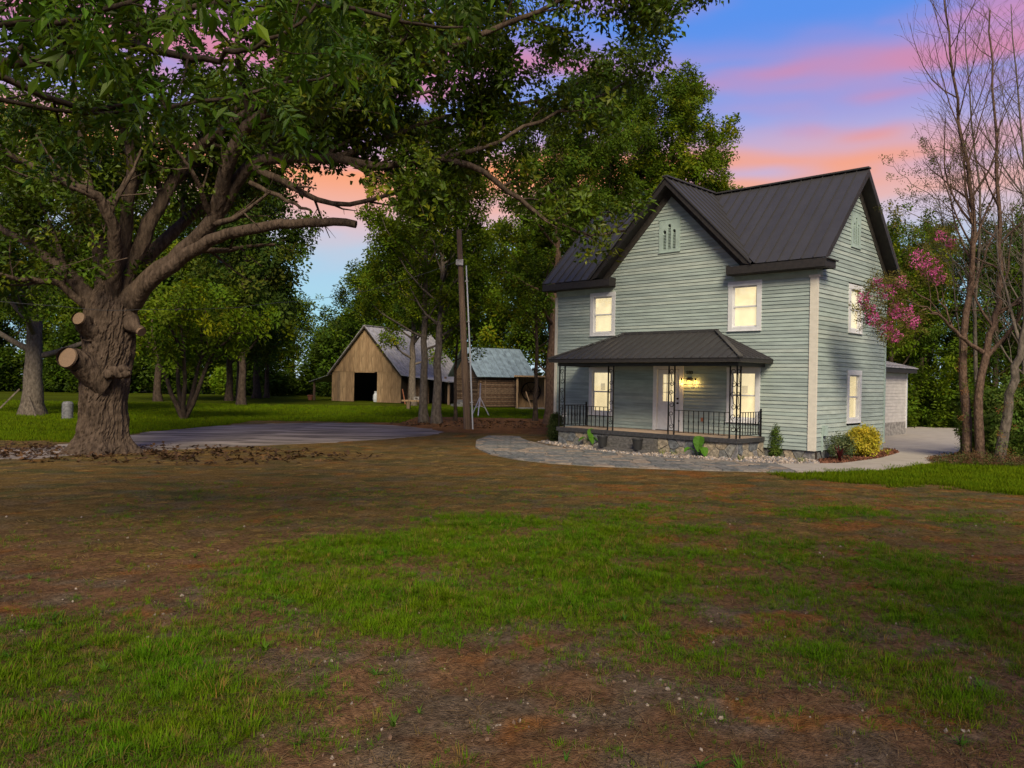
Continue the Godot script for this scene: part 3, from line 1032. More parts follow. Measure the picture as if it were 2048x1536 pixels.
func railing(house: Node, a: Vector3, b: Vector3, newel: bool) -> void:
	var rail := group_part(house, "railing")
	var lo := Vector3(0, 0.08, 0)
	var hi := Vector3(0, 0.76, 0)
	var n := int(round((b - a).length() / 0.165))
	var mid := (a + b) * 0.5
	var m := MB.new()
	m.beam(a + hi, b + hi, 0.03, 0.018)
	part(rail, "handrail", m, mats["iron"])
	m = MB.new()
	m.beam(a + lo, b + lo, 0.024, 0.016)
	part(rail, "bottom_rail", m, mats["iron"])
	for i in range(1, n):
		var p := a.lerp(b, float(i) / n)
		m = MB.new()
		m.box(p + Vector3(-0.010, 0.09, -0.010), p + Vector3(0.010, 0.752, 0.010))
		m.box(p + Vector3(-0.015, 0.40, -0.015), p + Vector3(0.015, 0.46, 0.015))
		part(rail, "baluster", m, mats["iron"])
	if newel:
		m = MB.new()
		m.box(b + Vector3(-0.022, 0.0, -0.022), b + Vector3(0.022, 0.86, 0.022))
		part(rail, "newel", m, mats["iron"])

func wall_lamp(place: Transform3D) -> void:
	var lamp := thing("wall_lamp", "three-bulb amber wall lamp glowing beside the front door", "lamp")
	lamp.transform = place * Transform3D(Basis.IDENTITY, Vector3(-4.17, 2.34, 0.025))
	var m := MB.new()
	m.box(Vector3(-0.10, -0.05, 0.0), Vector3(0.10, 0.05, 0.02))
	m.box(Vector3(-0.29, 0.02, 0.06), Vector3(0.29, 0.04, 0.08))
	m.box(Vector3(-0.015, 0.0, 0.02), Vector3(0.015, 0.035, 0.07))
	part(lamp, "bracket", m, mats["brass"])
	for k in 3:
		var x := -0.26 + 0.26 * k
		m = MB.new()
		m.lathe(PackedVector2Array([Vector2(0.0, -0.04), Vector2(0.022, -0.04), Vector2(0.028, -0.01), Vector2(0.02, 0.02), Vector2(0.0, 0.02)]), 10, Vector3(x, 0.0, 0.07))
		part(lamp, "socket", m, mats["brass"])
		m = MB.new()
		m.lathe(PackedVector2Array([Vector2(0.062, -0.19), Vector2(0.062, -0.19), Vector2(0.060, -0.10), Vector2(0.040, -0.05), Vector2(0.026, -0.03)]), 14, Vector3(x, 0.0, 0.07))
		part(lamp, "glass_shade", m, mats["glass"])
		m = MB.new()
		m.lathe(PackedVector2Array([Vector2(0.0, -0.135), Vector2(0.020, -0.128), Vector2(0.030, -0.105), Vector2(0.026, -0.08), Vector2(0.014, -0.055), Vector2(0.012, -0.041), Vector2(0.0, -0.041)]), 12, Vector3(x, 0.0, 0.07))
		part(lamp, "bulb", m, mats["bulb"])
		var l := OmniLight3D.new()
		l.name = "bulb_light"
		l.light_color = Color(1.0, 0.78, 0.42)
		l.light_energy = 0.04
		l.light_size = 0.03
		l.omni_range = 12.0
		l.omni_attenuation = 2.0
		l.shadow_enabled = true
		l.position = Vector3(x, -0.10, 0.07)
		lamp.add_child(l, true)

func rear_wing(place: Transform3D) -> void:
	var wing := thing("rear_wing", "white single-storey wing with metal roof behind the green house", "building")
	wing.transform = place
	var x1 := -2.7
	var x0 := -8.0
	var z0 := -HD - 0.02
	var z1 := -16.2
	var m := MB.new()
	m.box(Vector3(x0, 0.0, z1), Vector3(x1, 0.62, z0))
	part(wing, "block_base", m, mats["block"])
	m = MB.new()
	m.box(Vector3(x0 + 0.02, 0.62, z1 + 0.02), Vector3(x1 - 0.03, 2.95, z0 - 0.02))
	var wall := part(wing, "wall", m, mats["wing_wall"])
	var rows := 16
	for i in rows:
		m = MB.new()
		var y := 0.62 + 2.3 * i / rows
		var t := 0.62 + 2.3 * (i + 1) / rows
		m.hexa([Vector3(x1, y, z0), Vector3(x1, y, z1), Vector3(x1 - 0.03, y, z1), Vector3(x1 - 0.03, y, z0), Vector3(x1 - 0.014, t, z0), Vector3(x1 - 0.014, t, z1), Vector3(x1 - 0.03, t, z1), Vector3(x1 - 0.03, t, z0)])
		part(wall, "siding_board", m, mats["wing_wall"])
	m = MB.new()
	m.box(Vector3(x1 - 0.06, 0.3, z1 - 0.05), Vector3(x1 + 0.03, 2.95, z1 + 0.06))
	part(wing, "corner_board", m, mats["white"])
	m = MB.new()
	m.box(Vector3(x1 + 0.02, 2.83, z1 - 0.3), Vector3(x1 + 0.35, 3.03, z0))
	part(wing, "fascia", m, mats["black_trim"])
	var n := 26
	for i in n:
		var za := lerpf(z0, z1 - 0.35, float(i) / n)
		var zb := lerpf(z0, z1 - 0.35, float(i + 1) / n)
		m = MB.new()
		var a := Vector3(x1 + 0.4, 3.03, za)
		var b := Vector3(x1 + 0.4, 3.03, zb)
		var c := Vector3((x0 + x1) * 0.5, 3.75, zb)
		var d := Vector3((x0 + x1) * 0.5, 3.75, za)
		var th := Vector3(0, 0.03, 0)
		m.hexa([a, b, c, d, a + th, b + th, c + th, d + th])
		m.beam(a + th * 1.6, d + th * 1.6, 0.05, 0.04)
		part(wing, "roof_panel", m, mats["galvanised"])
	m = MB.new()
	sheet(m, Vector3(x0 - 0.3, 3.03, z0), Vector3(x0 - 0.3, 3.03, z1 - 0.35), Vector3((x0 + x1) * 0.5, 3.75, z1 - 0.35), Vector3((x0 + x1) * 0.5, 3.75, z0), Vector3(0, 0.03, 0))
	part(wing, "roof_panel", m, mats["galvanised"])

func build_house() -> void:
	var h := thing("farmhouse", "two-storey sage green clapboard farmhouse with black metal roof and iron-railed porch", "house")
	var p := house_place()
	h.transform = p
	walls(h)
	main_roof(h)
	porch(h)
	wall_lamp(p)
	rear_wing(p)

# ---- the ground ------------------------------------------------------------

var grass_near: Array[PackedVector2Array] = []
var lawn_right := PackedVector2Array()
var drive := PackedVector2Array()
var walk := PackedVector2Array()
var slab := PackedVector2Array()
var bed := PackedVector2Array()
var mulch := PackedVector2Array()

func outline(a: Array) -> PackedVector2Array:
	var p := PackedVector2Array()
	for i in range(0, a.size(), 2):
		p.append(Vector2(a[i], a[i + 1]))
	return p

func rounded(p: PackedVector2Array, times := 2) -> PackedVector2Array:
	for k in times:
		var q := PackedVector2Array()
		for i in p.size():
			var a := p[i]
			var b := p[(i + 1) % p.size()]
			q.append(a.lerp(b, 0.25)); q.append(a.lerp(b, 0.75))
		p = q
	return p

func make_outlines() -> void:
	grass_near = [
		outline([-3.2, -8.0, -3.1, -10.0, -2.3, -11.4, -0.5, -13.3, 0.5, -12.5, 2.0, -14.2, 2.9, -13.7, 3.0, -11.9, 4.2, -11.4, 5.1, -10.4, 6.4, -9.9, 7.7, -9.5, 5.0, -6.1, 3.5, -6.3, 1.9, -6.2, 1.4, -6.6, 0.8, -6.1, -0.1, -6.3, -0.3, -6.8, -0.9, -6.9, -1.3, -6.5, -1.7, -7.3, -1.9, -8.0, -2.4, -7.5, -2.9, -7.7]),
		outline([-5.6, -6.0, -4.0, -6.3, -4.2, -7.0, -3.7, -7.6, -3.0, -7.3, -2.2, -7.0, -1.5, -6.4, -1.3, -5.8, -1.5, -5.4, -1.3, -4.9, -1.5, -4.4, -1.6, -3.4, -4.0, -3.2]),
		outline([4.7, -13.8, 6.2, -14.5, 6.6, -13.3, 4.9, -12.6]),
		outline([7.2, -13.7, 8.4, -14.0, 8.0, -12.7, 7.0, -12.7]),
		outline([2.0, -6.0, 2.9, -6.1, 4.4, -6.1, 4.2, -5.0, 2.8, -5.4]),
	]
	lawn_right = outline([6.4, -19.0, 8.2, -20.3, 9.9, -20.75, 12.5, -23.1, 15.3, -26.8, 19.2, -32.8, 22.2, -37.6, 60, -60, 60, -20, 14, -14.3, 10.4, -16.0, 10.0, -17.5, 7.7, -18.0])
	drive = rounded(outline([-34, -13.5, -20, -17.4, -12.8, -19.2, -10.8, -22.7, -6.9, -25.8, -2.6, -31.0, -3.4, -35.5, -7.9, -38.9, -12.0, -36.8, -14.1, -31.2, -13.6, -25.4, -14.2, -22.0, -22, -20.5, -34, -17.5]))
	walk = outline([-0.9, -31.0, -1.26, -28.5, -1.15, -25.6, -0.6, -23.3, 0.2, -21.9, 1.04, -21.1, 2.2, -20.55, 3.56, -20.2, 5.0, -19.95, 6.6, -19.85, 7.2, -19.95, 7.3, -21.75, 6.1, -22.5, 4.7, -22.95, 3.6, -23.9, 2.4, -25.2, 1.31, -26.6, 0.75, -28.2, 0.4, -29.9, 0.3, -31.0])
	slab = outline([7.21, -19.95, 8.5, -20.25, 9.9, -20.9, 12.5, -23.3, 15.2, -26.95, 19.0, -32.9, 22.0, -37.8, 24.5, -42.5, 19.5, -44.0, 13.3, -35.0, 10.3, -31.5, 13.4, -28.2, 12.8, -26.1, 11.2, -24.0, 9.3, -22.25, 7.31, -21.75])
	bed = outline([0.9, -28.4, 2.4, -25.2, 3.6, -23.9, 4.7, -22.95, 6.1, -22.5, 7.3, -21.76, 8.6, -22.05, 8.95, -23.2, 5.5, -26.0, 1.6, -29.6])
	mulch = outline([8.6, -22.05, 9.3, -22.24, 11.2, -23.98, 12.8, -26.08, 13.4, -27.6, 12.6, -27.2, 8.95, -23.2])

func inside(p: Vector2, poly: PackedVector2Array) -> bool:
	return Geometry2D.is_point_in_polygon(p, poly)

var near_share := PackedFloat32Array()
const NX := 200
const NZ := 150

func blur_near() -> void:
	# grass thins out at the edges of its patches: a softened map of the near yard, 10 cm a cell
	var raw := PackedFloat32Array()
	for j in NZ:
		for i in NX:
			raw.append(grass_raw(-9.0 + i * 0.1, -17.5 + j * 0.1))
	near_share = raw
	for pass_ in 2:
		var out := near_share.duplicate()
		for j in range(4, NZ - 4):
			for i in range(4, NX - 4):
				var a := 0.0
				for k in range(-4, 5):
					a += near_share[j * NX + i + k] if pass_ == 0 else near_share[(j + k) * NX + i]
				out[j * NX + i] = a / 9.0
		near_share = out

func grass_share(x: float, z: float) -> float:
	var i := int((x + 9.0) * 10.0)
	var j := int((z + 17.5) * 10.0)
	if near_share.size() and i >= 0 and i < NX and j >= 0 and j < NZ:
		return clampf(near_share[j * NX + i] + 0.25 * noise_b.get_noise_2d(x * 2.2, z * 2.2), 0.01, 1.0)
	return grass_raw(x, z)

func grass_raw(x: float, z: float) -> float:
	# how thickly grass grows there, 0 to 1
	var wob := Vector2(noise_a.get_noise_2d(x * 0.9, z * 0.9), noise_a.get_noise_2d(x * 0.9 + 40.0, z * 0.9)) * 0.9
	wob += Vector2(noise_b.get_noise_2d(x * 3.1, z * 3.1), noise_b.get_noise_2d(x * 3.1 + 9.0, z * 3.1)) * 0.3
	var p := Vector2(x, z) + wob * (0.75 if z > -16.0 else 1.1)
	var thin := noise_a.get_noise_2d(x * 0.55 + 100.0, z * 0.55)
	if z > -20.0 and x < 14.0 and x > -16.0:
		for g in grass_near:
			if inside(p, g):
				var t := smoothstep(-0.42, 0.1, thin)
				if x > 1.6:   # the right-hand side is thinner, with clay showing
					t = smoothstep(-0.22, 0.30, thin)
				return clampf(0.12 + 0.88 * t, 0.0, 1.0)
	if inside(p, lawn_right):
		return 0.95
	var q := Vector2(x, z)
	if inside(q, drive) or inside(q, slab) or inside(q, walk):
		return 0.0
	if p.y < -39.5 - 0.0 * x or (x < -12.8 and p.y < -25.5) or (x > 14.0 and p.y < -36.0):
		if z < -36.0 and z > -46.0 and x > -5.5 and x < 4.5:
			return 0.15   # bare red earth round the pole and the trees
		return 0.95
	if z > -16.0:
		return 0.035 + 0.10 * smoothstep(0.12, 0.4, thin)
	return 0.02

func ground_height(x: float, z: float) -> float:
	if z < -18.5:
		return 0.0
	var k := smoothstep(-18.5, -14.0, z)
	return k * (noise_a.get_noise_2d(x * 0.5, z * 0.5) * 0.05 + noise_b.get_noise_2d(x * 3.3, z * 3.3) * 0.02)

func earth(x: float, z: float) -> Color:
	var a := noise_a.get_noise_2d(x * 0.35 + 11.0, z * 0.8)
	var b := noise_b.get_noise_2d(x * 1.7, z * 3.2 + 5.0)
	var c := noise_a.get_noise_2d(x * 1.1 + 60.0, z * 1.1 + 20.0)
	var red := Color(0.195, 0.108, 0.052)
	var straw := Color(0.190, 0.122, 0.042)
	var grey := Color(0.165, 0.128, 0.082)
	var clay := Color(0.270, 0.115, 0.032)
	var olive := Color(0.110, 0.098, 0.036)
	var col := red
	# combed straw over the newly sown middle
	var mid := smoothstep(-9.0, -12.5, z + a * 2.0) * smoothstep(-26.0, -19.0, z - 4.0 * a)
	if z < -9.0:
		col = red.lerp(straw.lerp(olive, smoothstep(-0.1, 0.35, a + b * 0.3)).lerp(grey, 0.45 * smoothstep(0.0, 0.4, c)), mid if z > -19.0 else 0.85)
	else:
		col = red.lerp(grey, 0.8 * smoothstep(0.0, 0.35, c + 0.15 * smoothstep(3.0, 0.5, absf(x - 0.3))))
	var cl := smoothstep(0.20, 0.42, noise_a.get_noise_2d(x * 0.7 + 31.0, z * 0.9 + 77.0) + (0.10 if x > 1.5 else -0.14))
	col = col.lerp(clay, cl * 0.85)
	if z < -33.0 and z > -46.0 and x > -7.0 and x < 5.0:
		col = col.lerp(Color(0.26, 0.11, 0.05), 0.6)
	return col * (0.84 + 0.36 * b)

func lattice(lo: float, hi: float, fine_lo: float, fine_hi: float, fine: float, grow: float) -> PackedFloat32Array:
	var out := PackedFloat32Array()
	var x := fine_lo
	while x < fine_hi:
		out.append(x)
		x += fine
	var s := fine
	while x < hi:
		out.append(x)
		s *= grow
		x += s
	out.append(hi)
	x = fine_lo - fine
	s = fine
	while x > lo:
		out.append(x)
		s *= grow
		x -= s
	out.append(lo)
	out.sort()
	return out

func build_ground() -> void:
	make_outlines()
	blur_near()
	var xs := lattice(-420, 420, -9.0, 10.0, 0.11, 1.06)
	var zs := lattice(-600, 60, -17.0, -3.2, 0.10, 1.035)
	var nx := xs.size()
	var nz := zs.size()
	var v := PackedVector3Array()
	var c := PackedColorArray()
	var turf := Color(0.068, 0.096, 0.006)
	for j in nz:
		for i in nx:
			var x := xs[i]
			var z := zs[j]
			v.append(Vector3(x, ground_height(x, z), z))
			var g := grass_share(x, z)
			var k := smoothstep(0.3, 0.9, g)
			var col := earth(x, z).lerp(turf * (0.85 + 0.5 * noise_b.get_noise_2d(x * 0.6, z * 0.6)), k * (0.62 if z > -19.0 else 0.92))
			col.a = 1.0
			c.append(col)
	var n := PackedVector3Array()
	n.resize(v.size())
	for j in nz:
		for i in nx:
			var a := v[j * nx + maxi(i - 1, 0)]
			var b := v[j * nx + mini(i + 1, nx - 1)]
			var d := v[maxi(j - 1, 0) * nx + i]
			var e := v[mini(j + 1, nz - 1) * nx + i]
			n[j * nx + i] = (e - d).cross(b - a).normalized()
	var idx := PackedInt32Array()
	for j in nz - 1:
		for i in nx - 1:
			var p := j * nx + i
			idx.append_array(PackedInt32Array([p, p + 1, p + nx, p + 1, p + nx + 1, p + nx]))
	var arr := []
	arr.resize(Mesh.ARRAY_MAX)
	arr[Mesh.ARRAY_VERTEX] = v
	arr[Mesh.ARRAY_NORMAL] = n
	arr[Mesh.ARRAY_COLOR] = c
	arr[Mesh.ARRAY_INDEX] = idx
	var gm := ArrayMesh.new()
	gm.add_surface_from_arrays(Mesh.PRIMITIVE_TRIANGLES, arr)
	setting("ground", gm, mats["ground"])
	var rough := PackedVector2Array()
	for i in drive.size():
		for k in 3:
			var q := drive[i].lerp(drive[(i + 1) % drive.size()], k / 3.0)
			rough.append(q + Vector2(noise_a.get_noise_2d(q.x * 0.7, q.y * 0.7), noise_a.get_noise_2d(q.x * 0.7 + 30.0, q.y * 0.7)) * 0.5)
	var m := MB.new()
	m.slab(rough, -0.02, 0.008)
	setting("gravel_road", m, mats["gravel"])
	m = MB.new()
	m.slab(slab, -0.05, 0.035)
	setting("concrete_path", m, mats["concrete"])
	m = MB.new()
	m.slab(walk, -0.03, 0.012)
	var wk := setting("stone_path", m, mats["mortar"])
	# flagstones
	for poly in cells(-1.5, 7.4, -31.2, -19.7, 0.52):
		for piece in Geometry2D.intersect_polygons(poly, walk):
			var area := 0.0
			for i in piece.size():
				area += piece[i].cross(piece[(i + 1) % piece.size()]) * 0.5
			if absf(area) < 0.02:
				continue
			m = MB.new()
			m.slab(piece, 0.0, rnd(0.030, 0.044), 0.012)
			part(wk, "paving_stone", m, mats["flag_%d" % R.randi_range(0, 4)])
	m = MB.new()
	m.slab(bed, -0.02, 0.02)
	setting("gravel_bed_ground", m, mats["bed_gravel"])
	m = MB.new()
	m.slab(mulch, -0.02, 0.03)
	setting("mulch_bed_ground", m, mats["mulch"])

func blade(m: MB, at: Vector3, lean: Vector3, w: float, h: float, segs: int) -> void:
	var side := lean.cross(Vector3.UP).normalized() * w * 0.5
	var prev := at
	var pw := 1.0
	for i in segs:
		var t := float(i + 1) / segs
		var p := at + Vector3.UP * h * (t - 0.25 * t * t * lean.length()) + lean * h * t * t
		var cw := 1.0 - t * (0.75 if i < segs - 1 else 1.0)
		if i < segs - 1:
			m.quad(prev - side * pw, prev + side * pw, p + side * cw, p - side * cw)
		else:
			m.tri(prev - side * pw, prev + side * pw, p)
		prev = p
		pw = cw

func tuft(blades: int, spread_r: float, w: float, h: float, splay: float, segs: int) -> ArrayMesh:
	var m := MB.new()
	for i in blades:
		var a := rnd(0, TAU)
		var d := Vector3(cos(a), 0, sin(a))
		blade(m, d * spread_r * sqrt(R.randf()), d.rotated(Vector3.UP, rnd(-0.5, 0.5)) * splay * rnd(0.3, 1.3), w * rnd(0.7, 1.2), h * rnd(0.6, 1.2), segs)
	return m.mesh()

func flake(m: MB, r: float, squash: float) -> void:
	# a small stone: an eight-sided lump
	var t := Vector3(rnd(-0.2, 0.2) * r, r * squash, rnd(-0.2, 0.2) * r)
	var ring := PackedVector3Array()
	for i in 5:
		var a := TAU * i / 5.0
		ring.append(Vector3(cos(a), rnd(-0.1, 0.3) * squash, -sin(a)) * r * rnd(0.75, 1.15))
	for i in 5:
		m.tri(ring[i], ring[(i + 1) % 5], t)
		m.tri(ring[(i + 1) % 5], ring[i], Vector3(0, -r * squash, 0))

func green(spread_ := 1.0) -> Color:
	var k := rnd(1.0 - 0.35 * spread_, 1.0 + 0.35 * spread_)
	return Color(k * rnd(0.85, 1.2), k, k * rnd(0.75, 1.15))

func grow_grass() -> void:
	var near_a := PackedFloat32Array()
	var near_b := PackedFloat32Array()
	var weeds := PackedFloat32Array()
	var count := 0
	for i in 190000:
		var x := rnd(-7.0, 9.5)
		var z := -lerpf(3.4, 16.5, pow(R.randf(), 1.25))
		if absf(x) > -z * 0.70 + 0.6:
			continue
		var g := grass_share(x, z)
		if R.randf() > g:
			continue
		var clump := 0.75 + 0.7 * maxf(0.0, noise_a.get_noise_2d(x * 1.6 + 5.0, z * 1.6) + 0.15)
		var s := rnd(0.55, 1.25) * lerpf(0.55, 1.0, g) * clump
		var b := Basis(Vector3.UP, rnd(0, TAU)).scaled(Vector3(s, s * rnd(0.7, 1.3), s))
		var k := green(0.8)
		var hue := noise_a.get_noise_2d(x * 0.8, z * 0.8)
		var col := Color(0.080 + 0.03 * hue, 0.158, 0.004) * k
		if R.randf() < 0.14:
			col = Color(0.18, 0.13, 0.035) * k   # dry blades
		col.a = 1.0
		put(near_a if R.randf() < 0.6 else near_b, b, Vector3(x, ground_height(x, z) - 0.005, z), col)
		count += 1
	for i in 620:
		var x := rnd(-5.5, 6.5)
		var z := -lerpf(3.6, 13.0, pow(R.randf(), 1.5))
		var g := grass_share(x, z)
		if absf(x) > -z * 0.70 + 0.4 or R.randf() > 0.12 + 0.3 * g:
			continue
		var s := rnd(0.4, 0.95)
		put(weeds, Basis(Vector3.UP, rnd(0, TAU)).scaled(Vector3(s, s, s)), Vector3(x, ground_height(x, z), z), Color(0.058, 0.135, 0.014) * green(0.6))
	var o := spread(self, "grass", tuft(11, 0.055, 0.0075, 0.085, 0.75, 3), mats["blade"], near_a)
	o.set_meta("kind", "stuff")
	o.set_meta("label", "patchy green grass growing through the bare foreground yard"); o.set_meta("category", "grass")
	o = spread(self, "grass", tuft(9, 0.07, 0.009, 0.06, 1.3, 3), mats["blade"], near_b)
	o.set_meta("kind", "stuff")
	o.set_meta("label", "low splayed grass between the upright blades in front"); o.set_meta("category", "grass")
	o = spread(self, "weeds", tuft(13, 0.02, 0.016, 0.13, 1.7, 3), mats["blade"], weeds)
	o.set_meta("kind", "stuff")
	o.set_meta("label", "broad-bladed weeds dotted over the bare earth in front"); o.set_meta("category", "weeds")
	var thatch := PackedFloat32Array()
	for i in 9000:
		var z := -lerpf(3.6, 14.0, pow(R.randf(), 1.4))
		var x := rnd(-0.68, 0.66) * -z
		var g := grass_share(x, z)
		if R.randf() > 0.18 + 0.5 * g * (1.0 - g) * 4.0:
			continue
		var s := rnd(0.5, 1.2)
		var col := (Color(0.19, 0.125, 0.055) if R.randf() < 0.6 else Color(0.10, 0.07, 0.04)) * rnd(0.5, 1.2)
		put(thatch, Basis(Vector3.UP, rnd(0, TAU)).scaled(Vector3(s, s * 0.5, s)), Vector3(x, ground_height(x, z), z), col)
	o = spread(self, "dead_grass", tuft(9, 0.06, 0.007, 0.07, 2.6, 3), mats["blade"], thatch)
	o.set_meta("kind", "stuff")
	o.set_meta("label", "flattened dead grass lying over the foreground soil"); o.set_meta("category", "grass")
	# lawns farther off
	var far := PackedFloat32Array()
	for i in 60000:
		var t := R.randf()
		var z := -lerpf(16.5, 62.0, t * t)
		var x := rnd(-0.72, 0.72) * -z
		if grass_share(x, z) < 0.5 * R.randf() + 0.4:
			continue
		var s := rnd(0.7, 1.3) * (1.0 + 0.6 * t)
		put(far, Basis(Vector3.UP, rnd(0, TAU)).scaled(Vector3(s, s, s)), Vector3(x, 0, z), Color(0.080, 0.126, 0.003) * green(0.8))
	o = spread(self, "lawn_grass", tuft(14, 0.16, 0.016, 0.07, 0.7, 1), mats["blade"], far)
	o.set_meta("kind", "stuff")
	o.set_meta("label", "mown green lawn beyond the gravel and beside the concrete"); o.set_meta("category", "grass")
	# straw lying over the sown middle
	var straw := PackedFloat32Array()
	for i in 12000:
		var z := -lerpf(8.5, 26.0, pow(R.randf(), 1.2))
		var x := rnd(-0.68, 0.66) * -z
		var q := Vector2(x, z)
		if grass_share(x, z) > 0.3 or (z < -19.0 and (inside(q, walk) or inside(q, slab) or inside(q, drive) or inside(q, bed) or x > 8.0)):
			continue
		if noise_a.get_noise_2d(x * 0.4, z * 1.1) < rnd(-0.15, 0.35):
			continue
		var s := rnd(0.6, 1.5)
		var b := Basis(Vector3.UP, rnd(-0.9, 0.9) + (PI / 2 if R.randf() < 0.25 else 0.0)).scaled(Vector3(s, s, s))
		put(straw, b, Vector3(x, ground_height(x, z) + 0.004, z), Color(0.215, 0.140, 0.048) * rnd(0.4, 1.1))
	var m := MB.new()
	for k in 7:
		var a := rnd(-0.5, 0.5)
		var p := Vector3(rnd(-0.09, 0.09), rnd(0.0, 0.012), rnd(-0.07, 0.07))
		var d := Vector3(cos(a), rnd(-0.05, 0.08), sin(a)) * rnd(0.04, 0.09)
		m.beam(p - d, p + d, 0.0035, 0.002)
	o = spread(self, "straw_litter", m.mesh(), mats["pebble"], straw)
	o.set_meta("kind", "stuff")
	o.set_meta("label", "yellow straw strewn over the bare soil before the path"); o.set_meta("category", "straw")
	# pebbles and clods in front
	var peb := PackedFloat32Array()
	for i in 9000:
		var z := -lerpf(3.5, 13.0, pow(R.randf(), 1.6))
		var x := rnd(-0.68, 0.66) * -z
		var c := noise_a.get_noise_2d(x * 1.1 + 60.0, z * 1.1 + 20.0)
		if c + (0.2 if absf(x) < 1.4 and z > -6.6 else 0.0) < rnd(-0.1, 0.45):
			continue
		var s := 0.35 + 1.5 * pow(R.randf(), 4.0)
		var pale := Color(0.27, 0.22, 0.17) if R.randf() < 0.3 else Color(0.14, 0.09, 0.06)
		put(peb, Basis.from_euler(rvec() * 3.0).scaled(Vector3(s, s, s)), Vector3(x, ground_height(x, z) + 0.003, z), pale * rnd(0.6, 1.2))
	m = MB.new()
	flake(m, 0.014, 0.6)
	o = spread(self, "pebbles", m.mesh(), mats["pebble"], peb)
	o.set_meta("kind", "stuff")
	o.set_meta("label", "small stones and clods scattered over the foreground soil"); o.set_meta("category", "pebbles")
	# stones in the bed along the porch
	var bs := PackedFloat32Array()
	for i in 9000:
		var x := rnd(0.8, 9.0)
		var z := rnd(-29.6, -21.7)
		if not inside(Vector2(x, z), bed):
			continue
		var s := rnd(0.6, 2.3)
		put(bs, Basis.from_euler(rvec() * 3.0).scaled(Vector3(s, s, s)), Vector3(x, 0.03, z), (Color(0.34, 0.28, 0.23) if R.randf() < 0.6 else Color(0.20, 0.19, 0.19)) * rnd(0.5, 1.3))
	m = MB.new()
	flake(m, 0.026, 0.7)
	o = spread(self, "bed_pebbles", m.mesh(), mats["pebble"], bs)
	o.set_meta("kind", "stuff")
	o.set_meta("label", "pale river stones filling the bed along the porch"); o.set_meta("category", "pebbles")
	# bark chips
	var ch := PackedFloat32Array()
	for i in 6000:
		var x := rnd(8.5, 13.5)
		var z := rnd(-27.7, -22.0)
		if not inside(Vector2(x, z), mulch):
			continue
		var s := rnd(0.6, 1.4)
		put(ch, Basis.from_euler(rvec() * 3.0).scaled(Vector3(s, s, s)), Vector3(x, 0.04, z), Color(0.17, 0.075, 0.045) * rnd(0.3, 1.3))
	m = MB.new()
	m.box(Vector3(-0.035, -0.004, -0.012), Vector3(0.035, 0.004, 0.012))
	o = spread(self, "mulch_chips", m.mesh(), mats["pebble"], ch)
	o.set_meta("kind", "stuff")
	o.set_meta("label", "red-brown bark chips in the bed beside the house"); o.set_meta("category", "mulch")
	# fallen leaves round the big oak and under the trees by the pole
	var lit := PackedFloat32Array()
	for i in 2800:
		var oak := R.randf() < 0.7
		var a := rnd(0, TAU)
		var r := (0.9 + 4.2 * R.randf()) if oak else 5.0 * sqrt(R.randf())
		var x := (-11.3 + cos(a) * r * 1.5) if oak else (-1.2 + cos(a) * r)
		var z := (-21.9 + sin(a) * r * 0.55) if oak else (-39.5 + sin(a) * r * 0.7)
		if noise_a.get_noise_2d(x * 0.6, z * 1.2) < rnd(-0.3, 0.3):
			continue
		var s := rnd(0.6, 1.4)
		put(lit, Basis.from_euler(Vector3(rnd(-0.6, 0.6), rnd(0, TAU), rnd(-0.6, 0.6))).scaled(Vector3(s, s, s)), Vector3(x, 0.012 + rnd(0, 0.015), z), (Color(0.085, 0.048, 0.026) if R.randf() < 0.75 else Color(0.15, 0.08, 0.035)) * rnd(0.35, 1.15))
	m = MB.new()
	leaf(m, Vector3(-0.06, 0, 0), Vector3(1, 0.1, 0), Vector3(0, 1, 0), 0.13, 0.09)
	leaf(m, Vector3(0.0, 0.01, 0.05), Vector3(0.3, 0.2, 0.9), Vector3(0, 1, 0), 0.12, 0.08)
	o = spread(self, "leaf_litter", m.mesh(), mats["leaf"], lit)
	o.set_meta("kind", "stuff")
	o.set_meta("label", "brown fallen leaves round the foot of the trees"); o.set_meta("category", "leaf litter")

# ---- trees -----------------------------------------------------------------

func leaf(m: MB, at: Vector3, dir: Vector3, up: Vector3, l: float, w: float) -> void:
	# a pointed leaf folded along its rib
	var d := dir.normalized()
	var s := d.cross(up).normalized()
	var u := s.cross(d)
	var a := at + d * l * 0.45 + s * w * 0.5 + u * w * 0.14
	var b := at + d * l * 0.45 - s * w * 0.5 + u * w * 0.14
	var t := at + d * l - u * l * 0.10
	m.tri(at, a, t)
	m.tri(at, t, b)

func sprig(n: int, r: float, l: float, w: float, droop := 0.0) -> ArrayMesh:
	var m := MB.new()
	for i in n:
		var t := (i + 0.5) / n
		var a := i * 2.4 + rnd(-0.5, 0.5)
		var out := Vector3(cos(a), rnd(-0.35, 0.75) - droop, sin(a)).normalized()
		var p := Vector3(0, r * (t - 0.35) * 1.2, 0) + Vector3(cos(a), 0, sin(a)) * r * rnd(0.1, 0.75)
		leaf(m, p, out, (Vector3.UP + rvec() * 0.7).normalized(), l * rnd(0.75, 1.25), w * rnd(0.8, 1.2))
	return m.mesh()

